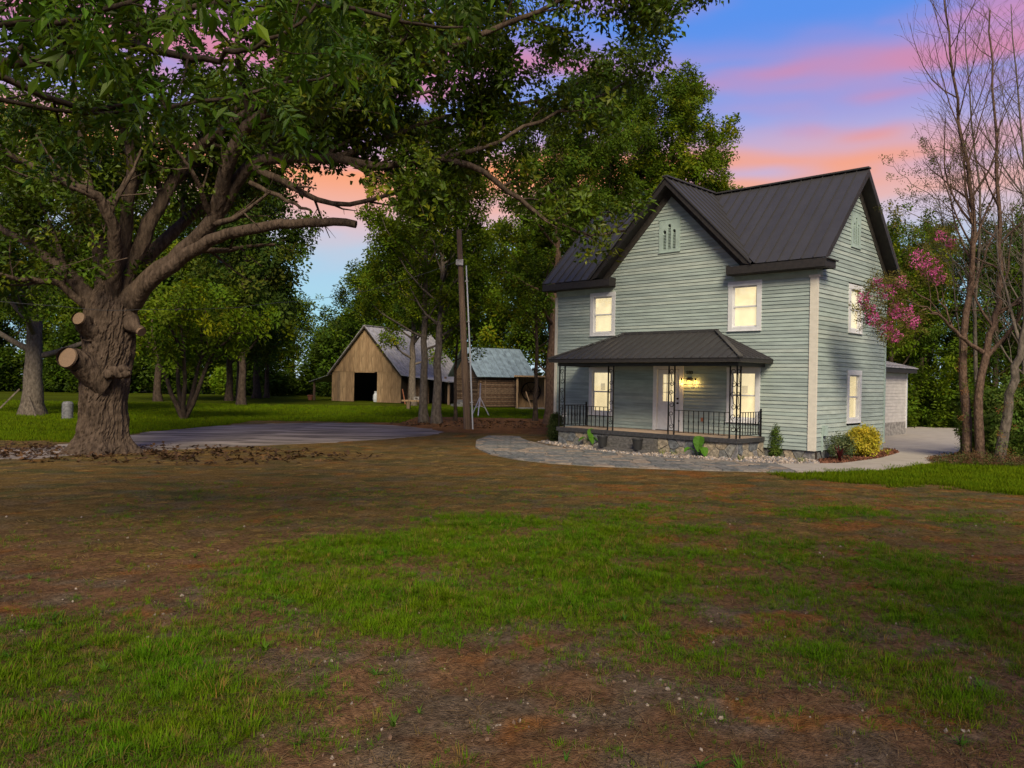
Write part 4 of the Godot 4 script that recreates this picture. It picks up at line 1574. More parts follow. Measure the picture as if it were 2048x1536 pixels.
class Grower:
	var wood := MB.new()
	var buf := PackedFloat32Array()
	var col := Color(0.07, 0.1, 0.02)
	var vary := 1.0
	var yellow := 0.15
	var levels := 2
	var leafy := 1          # from this level on branches carry leaves
	var rate := 6.0         # sprigs for each metre of leafy branch
	var scale := 1.0
	var every := [1.3, 2.2, 3.0]   # children for each metre, by level
	var ratio := [0.42, 0.42, 0.4]
	var angle := Vector2(0.5, 1.15)
	var rise := [0.10, 0.12, 0.05]
	var wander := 0.22
	var thin := 0.008       # wood thinner than this is left out
	var scatter := 0.25
	var bare_to := 0.25

func orient(d: Vector3) -> Basis:
	var y := (d + rvec() * 0.8).normalized()
	var x := y.cross(Vector3(rnd(-1, 1), rnd(-1, 1), rnd(-1, 1))).normalized()
	return Basis(x, y, x.cross(y))

func add_sprig(t: Grower, p: Vector3, d: Vector3) -> void:
	var s := t.scale * rnd(0.7, 1.3)
	var b := orient(d)
	b = Basis(b.x * s, b.y * s, b.z * s)
	var c := t.col * green(t.vary)
	if R.randf() < t.yellow:
		c = c * Color(1.7, 1.25, 0.9)
	put(t.buf, b, p, c)

func limb(t: Grower, pts: PackedVector3Array, r0: float, r1: float, level: int, sides := 0) -> void:
	# wood along pts, then its children and leaves
	var rad := PackedFloat32Array()
	var total := 0.0
	for i in pts.size():
		rad.append(lerpf(r0, r1, pow(float(i) / (pts.size() - 1), 0.8)))
		if i:
			total += pts[i].distance_to(pts[i - 1])
	if r0 > t.thin:
		t.wood.tube(pts, rad, sides if sides else (9 if r0 > 0.15 else 6 if r0 > 0.05 else 4 if r0 > 0.02 else 3))
	if level < t.levels:
		var n: float = total * t.every[level]
		var k := int(n) + (1 if R.randf() < n - int(n) else 0)
		for i in k:
			var u := lerpf(t.bare_to if level == 0 else 0.2, 1.0, (i + R.randf()) / k)
			var f := u * (pts.size() - 1)
			var j := mini(int(f), pts.size() - 2)
			var p := pts[j].lerp(pts[j + 1], f - j)
			var d := (pts[j + 1] - pts[j]).normalized()
			var side := d.cross(rvec().normalized()).normalized()
			var a := rnd(t.angle.x, t.angle.y)
			var l: float = maxf(0.35, total * t.ratio[level] * lerpf(1.1, 0.55, u) * rnd(0.6, 1.3))
			if level == 0:
				l = minf(l, 3.6)
			offshoot(t, p, (d * cos(a) + side * sin(a)).normalized(), l, lerpf(r0, r1, u) * 0.5, level + 1)
	if level >= t.leafy:
		var n := int(total * t.rate + R.randf())
		for i in n:
			var u := lerpf(0.15, 1.0, (i + R.randf()) / n)
			var f := u * (pts.size() - 1)
			var j := mini(int(f), pts.size() - 2)
			add_sprig(t, pts[j].lerp(pts[j + 1], f - j) + rvec() * t.scatter * t.scale, (pts[j + 1] - pts[j]).normalized() + Vector3.UP * 0.3)

func offshoot(t: Grower, p: Vector3, d: Vector3, l: float, r: float, level: int) -> void:
	var n := clampi(int(l / 0.5) + 2, 3, 8)
	var pts := PackedVector3Array([p])
	for i in n - 1:
		d = (d + rvec() * t.wander + Vector3.UP * t.rise[mini(level, 2)]).normalized()
		p += d * l / (n - 1)
		pts.append(p)
	limb(t, pts, r, maxf(r * 0.25, 0.004), level)

func smooth_line(a: Array, steps := 3) -> PackedVector3Array:
	var c := Curve3D.new()
	for i in a.size():
		var tan: Vector3 = (a[mini(i + 1, a.size() - 1)] - a[maxi(i - 1, 0)]) * 0.17
		c.add_point(a[i], -tan, tan)
	var out := PackedVector3Array()
	for i in a.size() - 1:
		for k in steps:
			out.append(c.sample(i, float(k) / steps) + (rvec() * 0.05 if i + k > 0 else Vector3.ZERO))
	out.append(a[-1])
	return out

func finish_tree(o: Node3D, t: Grower, bark: String, leaves: Mesh, lm: String, shift := Vector3.ZERO) -> void:
	part(o, "trunk", t.wood, mats[bark], Transform3D(Basis.IDENTITY, shift))
	if t.buf.size():
		var c := spread(o, "crown", leaves, mats[lm], t.buf)
		c.position = shift
		c.set_meta("kind", "stuff")

func trunk_mesh(m: MB, base: Vector3, pts: Array, rad: Array, sides: int, flare: float, lumps: float) -> void:
	# a buttressed trunk: rings whose radius swells into roots at the foot
	var line := smooth_line(pts, 12)
	for k in 3:
		for i in range(1, line.size() - 1):
			line[i] = (line[i - 1] + line[i] + line[i + 1]) / 3.0
	var n := line.size()
	var rings: Array[PackedVector3Array] = []
	for i in n:
		var u := float(i) / (n - 1)
		var f := u * (rad.size() - 1)
		var j := mini(int(f), rad.size() - 2)
		var r: float = lerpf(rad[j], rad[j + 1], smoothstep(0.0, 1.0, f - j))
		var ring := PackedVector3Array()
		for k in sides:
			var a := TAU * k / sides
			var rib := noise_a.get_noise_3d(cos(a) * 1.6 + base.x, u * 0.9, sin(a) * 1.6) * lumps
			var twist := a + noise_b.get_noise_2d(u * 3.0, 7.0) * 0.25
			var fis := 1.0 - absf(noise_a.get_noise_3d(cos(twist) * 5.5, u * 4.0, sin(twist) * 5.5)) * 5.0   # ridged: furrows of the bark
			var root := flare * exp(-u * 9.0) * (0.5 + 1.0 * maxf(0.0, sin(a * 5.0 + 1.0)))
			var q := r * (1.0 + rib + root) - 0.055 * maxf(0.0, fis) + 0.02 * noise_b.get_noise_3d(cos(a) * 16.0, u * 14.0, sin(a) * 16.0)
			ring.append(line[i] + Vector3(cos(a) * q, 0, -sin(a) * q))
		rings.append(ring)
	for i in n - 1:
		for k in sides:
			var j := (k + 1) % sides
			m.quad(rings[i][k], rings[i][j], rings[i + 1][j], rings[i + 1][k])

func big_oak() -> void:
	var at := Vector3(-11.45, 0, -22.2)
	var o := thing("oak_tree", "huge old oak with cut limb stubs on its thick trunk, spreading limbs towards the house", "tree", at)
	var t := Grower.new()
	t.col = Color(0.060, 0.098, 0.005)
	t.yellow = 0.16
	t.every = [1.35, 2.1, 2.5]
	t.ratio = [0.30, 0.5, 0.4]
	t.rise = [0.1, 0.10, 0.06]
	t.rate = 6.0
	t.scatter = 0.3
	t.bare_to = 0.22
	var tr := [Vector3(-11.46, -0.05, -22.20), Vector3(-11.45, 0.63, -22.20), Vector3(-11.44, 1.47, -22.20), Vector3(-11.39, 2.31, -22.20), Vector3(-11.32, 3.15, -22.20), Vector3(-11.27, 3.86, -22.20), Vector3(-11.24, 4.75, -22.20)]
	trunk_mesh(t.wood, at, tr, [0.74, 0.60, 0.59, 0.66, 0.68, 0.68, 0.42], 110, 0.42, 0.16)
	limb(t, smooth_line([Vector3(-11.03, 4.0, -22.20), Vector3(-10.10, 4.90, -22.00), Vector3(-9.10, 5.58, -21.80), Vector3(-8.13, 6.56, -21.50), Vector3(-7.35, 7.74, -21.30), Vector3(-6.45, 8.00, -21.10), Vector3(-4.82, 7.96, -20.80), Vector3(-3.46, 7.72, -20.60), Vector3(-1.97, 7.97, -20.60), Vector3(-0.42, 8.46, -20.80)]), 0.30, 0.05, 0)
	t.levels = 1
	t.rate = 0.0
	limb(t, smooth_line([Vector3(-10.82, 4.0, -22.20), Vector3(-9.65, 4.92, -21.60), Vector3(-8.41, 5.67, -21.20), Vector3(-7.61, 5.96, -21.00), Vector3(-6.16, 6.17, -20.80), Vector3(-5.08, 6.22, -20.70), Vector3(-4.12, 6.19, -20.60)]), 0.22, 0.10, 1)
	limb(t, smooth_line([Vector3(-7.10, 7.38, -21.20), Vector3(-6.23, 6.95, -21.00), Vector3(-5.67, 6.67, -20.90), Vector3(-5.34, 6.55, -20.90)]), 0.08, 0.03, 1)
	t.levels = 2
	t.rate = 6.0
	var limbs := [
		[[Vector3(-11.10, 4.2, -22.20), Vector3(-10.51, 6.00, -22.40), Vector3(-10.07, 7.38, -22.80), Vector3(-9.39, 8.72, -23.20), Vector3(-8.97, 9.52, -23.60), Vector3(-8.07, 10.72, -24.00), Vector3(-6.71, 12.15, -24.50), Vector3(-5.30, 13.64, -25.00)], 0.27],
		[[Vector3(-11.14, 4.2, -22.00), Vector3(-10.81, 5.55, -21.40), Vector3(-10.70, 6.28, -21.00), Vector3(-10.91, 6.81, -20.70), Vector3(-11.33, 7.03, -20.40), Vector3(-12.25, 7.44, -20.00), Vector3(-13.25, 8.06, -19.60), Vector3(-14.06, 8.70, -19.00)], 0.23],
		[[Vector3(-11.52, 3.9, -22.20), Vector3(-12.30, 4.79, -22.20), Vector3(-13.12, 5.40, -22.40), Vector3(-14.10, 5.98, -22.60), Vector3(-15.81, 6.90, -23.00), Vector3(-18.25, 8.00, -23.50)], 0.27],
		[[Vector3(-11.43, 4.2, -22.30), Vector3(-12.10, 6.23, -23.00), Vector3(-12.79, 8.12, -23.60), Vector3(-13.21, 9.72, -24.00), Vector3(-13.60, 11.38, -24.40), Vector3(-13.85, 13.56, -24.80)], 0.27],
		[[Vector3(-11.23, 4.2, -22.10), Vector3(-10.75, 6.35, -22.00), Vector3(-10.48, 7.91, -21.60), Vector3(-10.56, 9.20, -21.40), Vector3(-10.33, 10.87, -21.20), Vector3(-9.76, 12.91, -21.00)], 0.24],
		[[Vector3(-8.13, 6.56, -21.50), Vector3(-7.30, 8.21, -20.60), Vector3(-5.97, 9.06, -20.00), Vector3(-3.88, 9.69, -19.60), Vector3(-1.65, 10.38, -19.40), Vector3(0.54, 11.27, -19.40), Vector3(2.62, 12.39, -19.60)], 0.22],
		[[Vector3(-1.97, 7.97, -20.60), Vector3(-0.80, 7.66, -20.80), Vector3(0.08, 7.01, -21.00), Vector3(0.88, 6.50, -21.20), Vector3(2.04, 6.19, -21.40), Vector3(3.0, 6.33, -21.60)], 0.10],
		[[Vector3(-7.00, 7.83, -21.20), Vector3(-5.86, 7.20, -20.90), Vector3(-4.78, 6.71, -20.70), Vector3(-3.25, 6.97, -20.60), Vector3(-2.33, 7.46, -20.40)], 0.13],
		[[Vector3(-11.13, 4.5, -22.40), Vector3(-10.58, 6.29, -24.00), Vector3(-9.52, 8.30, -26.00), Vector3(-7.63, 10.58, -28.00), Vector3(-4.27, 12.40, -29.00), Vector3(-0.64, 13.75, -30.00)], 0.25],
		[[Vector3(-5.30, 13.64, -25.00), Vector3(-3.00, 14.71, -25.50), Vector3(0.21, 15.66, -26.00), Vector3(3.49, 15.39, -26.00), Vector3(4.82, 14.26, -26.00)], 0.13],
		[[Vector3(-0.42, 8.46, -20.80), Vector3(0.63, 9.18, -21.20), Vector3(2.00, 9.88, -21.60), Vector3(3.4, 10.74, -22.00)], 0.06],
		[[Vector3(-11.58, 3.8, -22.20), Vector3(-12.37, 4.61, -21.60), Vector3(-12.82, 4.66, -21.00), Vector3(-13.23, 4.70, -20.40), Vector3(-13.99, 5.02, -20.00)], 0.14],
		[[Vector3(-11.3, 4.4, -22.4), Vector3(-12.6, 6.6, -24.0), Vector3(-14.6, 8.6, -26.0), Vector3(-17.0, 10.2, -27.5)], 0.26],
		[[Vector3(-9.39, 8.72, -23.20), Vector3(-7.6, 9.6, -22.2), Vector3(-5.0, 11.0, -21.8), Vector3(-2.2, 12.4, -22.0), Vector3(0.2, 13.0, -22.2)], 0.16],
		[[Vector3(-4.82, 7.96, -20.80), Vector3(-3.4, 8.9, -21.8), Vector3(-1.4, 9.9, -22.8), Vector3(0.8, 10.6, -23.6), Vector3(2.6, 11.6, -24.0)], 0.11],
		[[Vector3(-10.33, 10.87, -21.20), Vector3(-8.8, 11.6, -20.2), Vector3(-6.8, 12.2, -19.4)], 0.12],
	]
	for l in limbs:
		limb(t, smooth_line(l[0]), l[1], 0.03, 0)
	# tufts of leaves sprouting straight from the fork
	for i in 12:
		var p := Vector3(-11.3 + rnd(-1.3, 1.5), rnd(4.3, 6.6), -21.9 + rnd(-0.9, 1.2))
		offshoot(t, p, (rvec() + Vector3(0, 0.4, 0.5)).normalized(), rnd(0.8, 1.6), 0.02, 1)
	# the air under the long limb stays open
	var kept := PackedFloat32Array()
	for i in range(0, t.buf.size(), 16):
		var x := t.buf[i + 3]
		var y := t.buf[i + 7]
		if x > -8.6 and x < -3.0 and y < 8.1 - 0.16 * absf(x + 5.5) and R.randf() < 0.93:
			continue
		if x > -13.2 and x < -7.0 and y < 8.8 and t.buf[i + 11] > -22.0 and R.randf() < 0.72:
			continue
		kept.append_array(t.buf.slice(i, i + 16))
	t.buf = kept
	part(o, "trunk", t.wood, mats["bark_oak"], Transform3D(Basis.IDENTITY, -at))
	var c := spread(o, "crown", sprig(16, 0.29, 0.17, 0.09), mats["leaf_gloss"], t.buf)
	c.position = -at
	c.set_meta("kind", "stuff")
	print("oak sprigs ", t.buf.size() / 16)
	# sawn stubs
	for s in [[Vector3(-11.25, 2.0, -22.0), Vector3(-11.75, 2.50, -21.55), Vector3(-11.86, 2.62, -21.1), 0.40, 0.27], [Vector3(-11.5, 3.3, -21.8), Vector3(-11.62, 3.60, -21.5), Vector3(-11.66, 3.68, -21.25), 0.28, 0.17], [Vector3(-10.8, 3.7, -22.1), Vector3(-10.5, 3.55, -21.95), Vector3(-10.25, 3.38, -21.85), 0.24, 0.13]]:
		var m := MB.new()
		m.tube(smooth_line([s[0], s[1], s[2]], 3), PackedFloat32Array([s[3] * 1.4, s[3] * 1.2, s[3], s[3] * 0.9, s[4] * 1.12, s[4] * 1.08, s[4] * 1.05]), 18)
		var stub := part(o, "cut_stub", m, mats["bark_oak"], Transform3D(Basis.IDENTITY, -at))
		m = MB.new()
		var d: Vector3 = (s[2] - s[1]).normalized()
		m.tube(PackedVector3Array([s[2] - d * 0.05, s[2] + d * 0.01]), PackedFloat32Array([s[4] * 1.02, s[4] * 0.99]), 18, true)
		part(stub, "cut_face", m, mats["cut_wood"])
	var b := MB.new()
	for k in 9:   # the gnarled burl beside the stub
		var p := Vector3(-10.95 + 0.065 * k + rnd(-0.05, 0.05), 2.26 + rnd(-0.10, 0.10), -21.47 + rnd(-0.08, 0.08))
		var d := Vector3(rnd(0.3, 1.0), rnd(-0.4, 0.4), rnd(0.0, 0.5)).normalized()
		var r := rnd(0.09, 0.16)
		b.tube(PackedVector3Array([p - d * 0.14, p - d * 0.06, p + d * 0.05, p + d * 0.12]), PackedFloat32Array([r * 0.5, r, r * 0.95, r * 0.3]), 8, true)
	part(o, "burl", b, mats["bark_oak"], Transform3D(Basis.IDENTITY, -at))

func hickory() -> void:
	var at := Vector3(-9.0, 0, -7.2)
	var o := thing("hickory_tree", "near tree reaching in overhead with large drooping compound leaves, top left", "tree", at)
	var t := Grower.new()
	t.col = Color(0.056, 0.115, 0.004)
	t.yellow = 0.18
	t.levels = 2
	t.every = [1.5, 2.2, 2.0]
	t.ratio = [0.22, 0.5, 0.4]
	t.rise = [0.0, 0.02, -0.05]
	t.rate = 10.0
	t.scatter = 0.12
	t.bare_to = 0.18
	t.wood.tube(smooth_line([at, at + Vector3(0.1, 2.5, 0), at + Vector3(0.2, 5.0, -0.3), at + Vector3(0.1, 8.0, -0.6), at + Vector3(0.3, 11.0, -0.4)]), PackedFloat32Array([0.42, 0.34, 0.32, 0.31, 0.30, 0.29, 0.28, 0.26, 0.24, 0.20, 0.15, 0.10, 0.06]), 16)
	var limbs := [
		[[Vector3(-8.9, 4.6, -7.4), Vector3(-8.0, 5.0, -8.3), Vector3(-6.38, 5.18, -8.20), Vector3(-5.22, 5.27, -8.00), Vector3(-4.56, 5.44, -8.00), Vector3(-4.01, 5.66, -8.00), Vector3(-3.31, 5.89, -8.00), Vector3(-2.67, 6.14, -8.20), Vector3(-1.79, 6.52, -8.40), Vector3(-0.6, 6.75, -8.6)], 0.09],
		[[Vector3(-4.01, 5.66, -8.00), Vector3(-3.38, 5.27, -7.60), Vector3(-2.96, 5.18, -7.40), Vector3(-2.55, 5.20, -7.30), Vector3(-2.16, 5.28, -7.20), Vector3(-1.89, 5.53, -7.20), Vector3(-1.71, 5.81, -7.20)], 0.045],
		[[Vector3(-8.8, 4.9, -7.2), Vector3(-7.4, 5.4, -7.6), Vector3(-5.53, 5.38, -7.40), Vector3(-4.57, 5.30, -7.00), Vector3(-3.82, 5.29, -6.80), Vector3(-3.07, 5.44, -6.60), Vector3(-2.2, 5.75, -6.2)], 0.06],
		[[Vector3(-2.67, 6.14, -8.20), Vector3(-1.78, 6.1, -8.40), Vector3(-1.03, 6.1, -8.80), Vector3(-0.45, 6.2, -9.00)], 0.035],
		[[Vector3(-5.6, 5.3, -8.1), Vector3(-4.8, 5.2, -8.9), Vector3(-3.9, 5.5, -9.6), Vector3(-3.0, 6.0, -10.2), Vector3(-2.0, 6.4, -10.6)], 0.045],
		[[Vector3(-8.8, 6.0, -7.3), Vector3(-6.8, 7.0, -7.0), Vector3(-4.2, 7.4, -6.6), Vector3(-1.6, 7.6, -6.4), Vector3(0.8, 7.4, -6.2)], 0.09],
		[[Vector3(-8.8, 6.6, -7.0), Vector3(-6.6, 7.8, -5.4), Vector3(-3.8, 8.4, -4.0), Vector3(-1.0, 8.6, -3.0)], 0.09],
		[[Vector3(-8.8, 7.6, -7.4), Vector3(-7.0, 9.0, -8.4), Vector3(-4.6, 9.8, -9.2), Vector3(-2.4, 10.0, -9.8)], 0.08],
		[[Vector3(-8.9, 5.4, -7.0), Vector3(-8.6, 6.6, -5.0), Vector3(-8.0, 7.4, -2.6)], 0.08],
	]
	for l in limbs:
		limb(t, smooth_line(l[0]), l[1], 0.012, 0)
	# a compound leaf: a stalk with three pairs of drooping leaflets and one at the end
	var m := MB.new()
	for k in 4:
		var p := Vector3(0, 0.06 + 0.065 * k, 0.012 * k * k)
		var ln := 0.10 + 0.022 * k
		if k < 3:
			for s: float in [-1.0, 1.0]:
				leaf(m, p, Vector3(s * 0.85, 0.35, 0.25), Vector3(0, 0.2, -1), ln, ln * 0.36)
		else:
			leaf(m, p, Vector3(0.05, 1.0, 0.35), Vector3(0, 0.2, -1), 0.20, 0.072)
	m.beam(Vector3.ZERO, Vector3(0, 0.26, 0.1), 0.004, 0.004)
	# leaves hang: turn each sprig so that its stalk points outwards and down
	for i in range(0, t.buf.size(), 16):
		var a := rnd(0, TAU)
		var y := Vector3(cos(a) * 0.7, rnd(-1.0, 0.25), sin(a) * 0.7).normalized()
		var z := (Vector3.DOWN * 0.7 + rvec() * 0.6).normalized()
		var x := y.cross(z).normalized()
		z = x.cross(y)
		var s := rnd(0.75, 1.25)
		t.buf[i] = x.x * s; t.buf[i + 1] = y.x * s; t.buf[i + 2] = z.x * s
		t.buf[i + 4] = x.y * s; t.buf[i + 5] = y.y * s; t.buf[i + 6] = z.y * s
		t.buf[i + 8] = x.z * s; t.buf[i + 9] = y.z * s; t.buf[i + 10] = z.z * s
	print("hickory leaves ", t.buf.size() / 16)
	finish_tree(o, t, "bark_dark", m.mesh(), "leaf_gloss", -at)

var sprigs := {}

func plain_tree(called: String, label: String, at: Vector3, h: float, cr: float, cb: float, tr: float, opt := {}) -> Node3D:
	# a tree with one stem: height, crown radius, height of the lowest limbs, trunk radius
	var o := thing(called, label, "tree", at, 0.0, opt.get("group", ""))
	var t := Grower.new()
	t.col = opt.get("col", Color(0.045, 0.072, 0.014))
	t.yellow = opt.get("yellow", 0.15)
	t.levels = 2
	var detail: float = opt.get("detail", 1.0)
	t.scale = opt.get("scale", 1.0)
	t.every = [0.9 * detail, 1.1 * detail, 1.0]
	t.ratio = [0.42, 0.45, 0.4]
	t.rate = opt.get("rate", 2.2) * detail * 1.9
	t.scatter = opt.get("scatter", 0.45)
	t.thin = opt.get("thin", 0.02)
	t.bare_to = 0.25
	var lean: Vector3 = opt.get("lean", Vector3.ZERO)
	var n := 9
	var pts := []
	for i in n + 1:
		var u := float(i) / n
		pts.append(Vector3(0, h * 0.96 * u - 0.05, 0) + lean * u * u * h + (Vector3(rnd(-1, 1), 0, rnd(-1, 1)) * 0.012 * h * u if i > 0 else Vector3.ZERO))
	var line := smooth_line(pts, 2)
	var rad := PackedFloat32Array()
	for i in line.size():
		var u := float(i) / (line.size() - 1)
		rad.append(tr * (lerpf(1.0, 0.12, u) + 0.5 * exp(-u * 26.0)))
	t.wood.tube(line, rad, 10)
	var limbs: int = opt.get("limbs", int(9 + h * 0.9))
	var low: float = opt.get("low", 0.75)
	for i in limbs:
		var u := (i + R.randf()) / limbs
		var y := lerpf(cb, h * 0.96, u)
		var f := y / (h * 0.96) * (line.size() - 1)
		var j := mini(int(f), line.size() - 2)
		var p := line[j].lerp(line[j + 1], f - j)
		var prof := lerpf(low, 1.0, smoothstep(0.0, 0.35, u)) * sqrt(maxf(0.02, 1.0 - pow(maxf(0.0, u - 0.30) / 0.72, 2.0)))
		if opt.get("cone", false):
			prof = 1.0 - 0.92 * u
		var l := cr * prof * rnd(0.75, 1.2)
		var a := i * 2.39996 + rnd(-0.5, 0.5)
		var up := lerpf(0.4, 0.95, u) if not opt.get("cone", false) else rnd(0.0, 0.35)
		offshoot(t, p, Vector3(cos(a), up + rnd(-0.15, 0.2), sin(a)).normalized(), maxf(0.5, l), maxf(0.02, tr * 0.34 * (1.0 - 0.6 * u)), 0)
		# the limbs of a far tree carry leaves too
	var kind: String = opt.get("leaf", "broad")
	finish_tree(o, t, opt.get("bark", "bark_dark"), sprigs[kind], "leaf")
	return o

func make_sprigs() -> void:
	sprigs["broad"] = sprig(20, 0.42, 0.21, 0.12)
	sprigs["far"] = sprig(26, 0.62, 0.27, 0.16)
	sprigs["fine"] = sprig(18, 0.30, 0.11, 0.06)
	sprigs["small"] = sprig(14, 0.12, 0.055, 0.032)
	sprigs["needle"] = sprig(26, 0.16, 0.10, 0.018)

# ---- farm buildings --------------------------------------------------------

func barn() -> void:
	var o := thing("barn", "weathered tan board barn with open doorway and tin roof across the lawn", "barn", Vector3(-13.5, 0, -73.0), deg_to_rad(-28))
	var w := 4.0
	var eave := 2.75
	var top := 7.0
	var deep := 10.0
	var m := MB.new()
	# the frame behind the boards: back and side walls, leaving the doorway open
	m.box(Vector3(-w, 0, -deep), Vector3(w, eave, -deep + 0.1))
	m.box(Vector3(-w, 0, -deep + 0.1), Vector3(-w + 0.1, eave, -0.05))
	m.box(Vector3(w - 0.1, 0, -deep + 0.1), Vector3(w, eave, -0.05))
	part(o, "wall", m, mats["dark_wood"])
	var n := 24
	for i in n:
		var a := lerpf(-w, w, float(i) / n)
		var b := lerpf(-w, w, float(i + 1) / n) - 0.012
		var z := rnd(0.0, 0.025)
		if b < -1.25 or a > 1.05:
			m = MB.new()
			m.box(Vector3(a, 0.02, -0.03), Vector3(b, 2.82 + rnd(-0.02, 0.02), z))
			part(o, "board", m, mats["barn_board_%d" % R.randi_range(0, 3)])
		m = MB.new()
		var ya := eave + (top - eave) * (1.0 - absf(a) / w) - 0.05
		var yb := eave + (top - eave) * (1.0 - absf(b) / w) - 0.05
		var z0 := 0.032
		m.hexa([Vector3(a, 2.80, z0 + z), Vector3(b, 2.80, z0 + z), Vector3(b, 2.80, z0 - 0.03), Vector3(a, 2.80, z0 - 0.03),
			Vector3(a, maxf(ya, 2.82), z0 + z), Vector3(b, maxf(yb, 2.82), z0 + z), Vector3(b, maxf(yb, 2.82), z0 - 0.03), Vector3(a, maxf(ya, 2.82), z0 - 0.03)])
		part(o, "board", m, mats["barn_board_%d" % R.randi_range(0, 2)])
	m = MB.new()
	m.box(Vector3(-1.25, 2.72, -0.04), Vector3(1.05, 2.86, 0.07))
	part(o, "lintel", m, mats["barn_board_0"])
	# roof sheets
	var rows := 12
	for s: float in [-1.0, 1.0]:
		for i in rows:
			var za := lerpf(0.35, -deep - 0.3, float(i) / rows)
			var zb := lerpf(0.35, -deep - 0.3, float(i + 1) / rows) + 0.015
			m = MB.new()
			sheet(m, Vector3(s * (w + 0.25), eave - 0.27, za), Vector3(s * (w + 0.25), eave - 0.27, zb), Vector3(0, top, zb), Vector3(0, top, za), Vector3(0, 0.05, 0))
			m.beam(Vector3(s * (w + 0.25), eave - 0.20, za), Vector3(0, top + 0.07, za), 0.06, 0.05)
			part(o, "roof_sheet", m, mats["galvanised"])
	m = MB.new()
	m.beam(Vector3(0, top + 0.06, 0.36), Vector3(0, top + 0.06, -deep - 0.3), 0.3, 0.06)
	part(o, "ridge_cap", m, mats["galvanised"])
	for s: float in [-1.0, 1.0]:
		m = MB.new()
		sheet(m, Vector3(s * (w + 0.25), eave - 0.42, 0.30), Vector3(s * (w + 0.25), eave - 0.29, 0.30), Vector3(0, top - 0.02, 0.30), Vector3(0, top - 0.17, 0.30), Vector3(0, 0, 0.04))
		part(o, "barge_board", m, mats["dark_wood"])
	# lean-to sheds
	for s: float in [-1.0, 1.0]:
		var reach := 2.7 if s < 0.0 else 5.2
		var low := 1.75 if s < 0.0 else 1.95
		for i in rows:
			var za := lerpf(0.2, -deep, float(i) / rows)
			var zb := lerpf(0.2, -deep, float(i + 1) / rows) + 0.015
			m = MB.new()
			sheet(m, Vector3(s * (w + reach), low, za), Vector3(s * (w + reach), low, zb), Vector3(s * (w + 0.1), eave - 0.25, zb), Vector3(s * (w + 0.1), eave - 0.25, za), Vector3(0, 0.04, 0))
			part(o, "lean_to_roof", m, mats["galvanised"])
		for i in 4:
			var z := -0.2 - 3.1 * i
			for x: float in ([w + reach - 0.35] if s < 0.0 else [w + reach - 0.25, w + 2.6]):
				m = MB.new()
				m.box(Vector3(s * x - 0.08, 0, z - 0.08), Vector3(s * x + 0.08, low + 0.1 + (0.4 if x < w + 3.0 and s > 0.0 else 0.0), z + 0.08))
				part(o, "post", m, mats["pole_wood"])
	for i in 12:   # the boarded end of the right-hand lean-to
		m = MB.new()
		m.box(Vector3(w + 0.05 + 0.20 * i, 0.0, -0.9), Vector3(w + 0.235 + 0.20 * i, 2.35 - 0.03 * i, -0.86 + rnd(0, 0.02)))
		part(o, "shed_board", m, mats["log_%d" % R.randi_range(0, 2)])

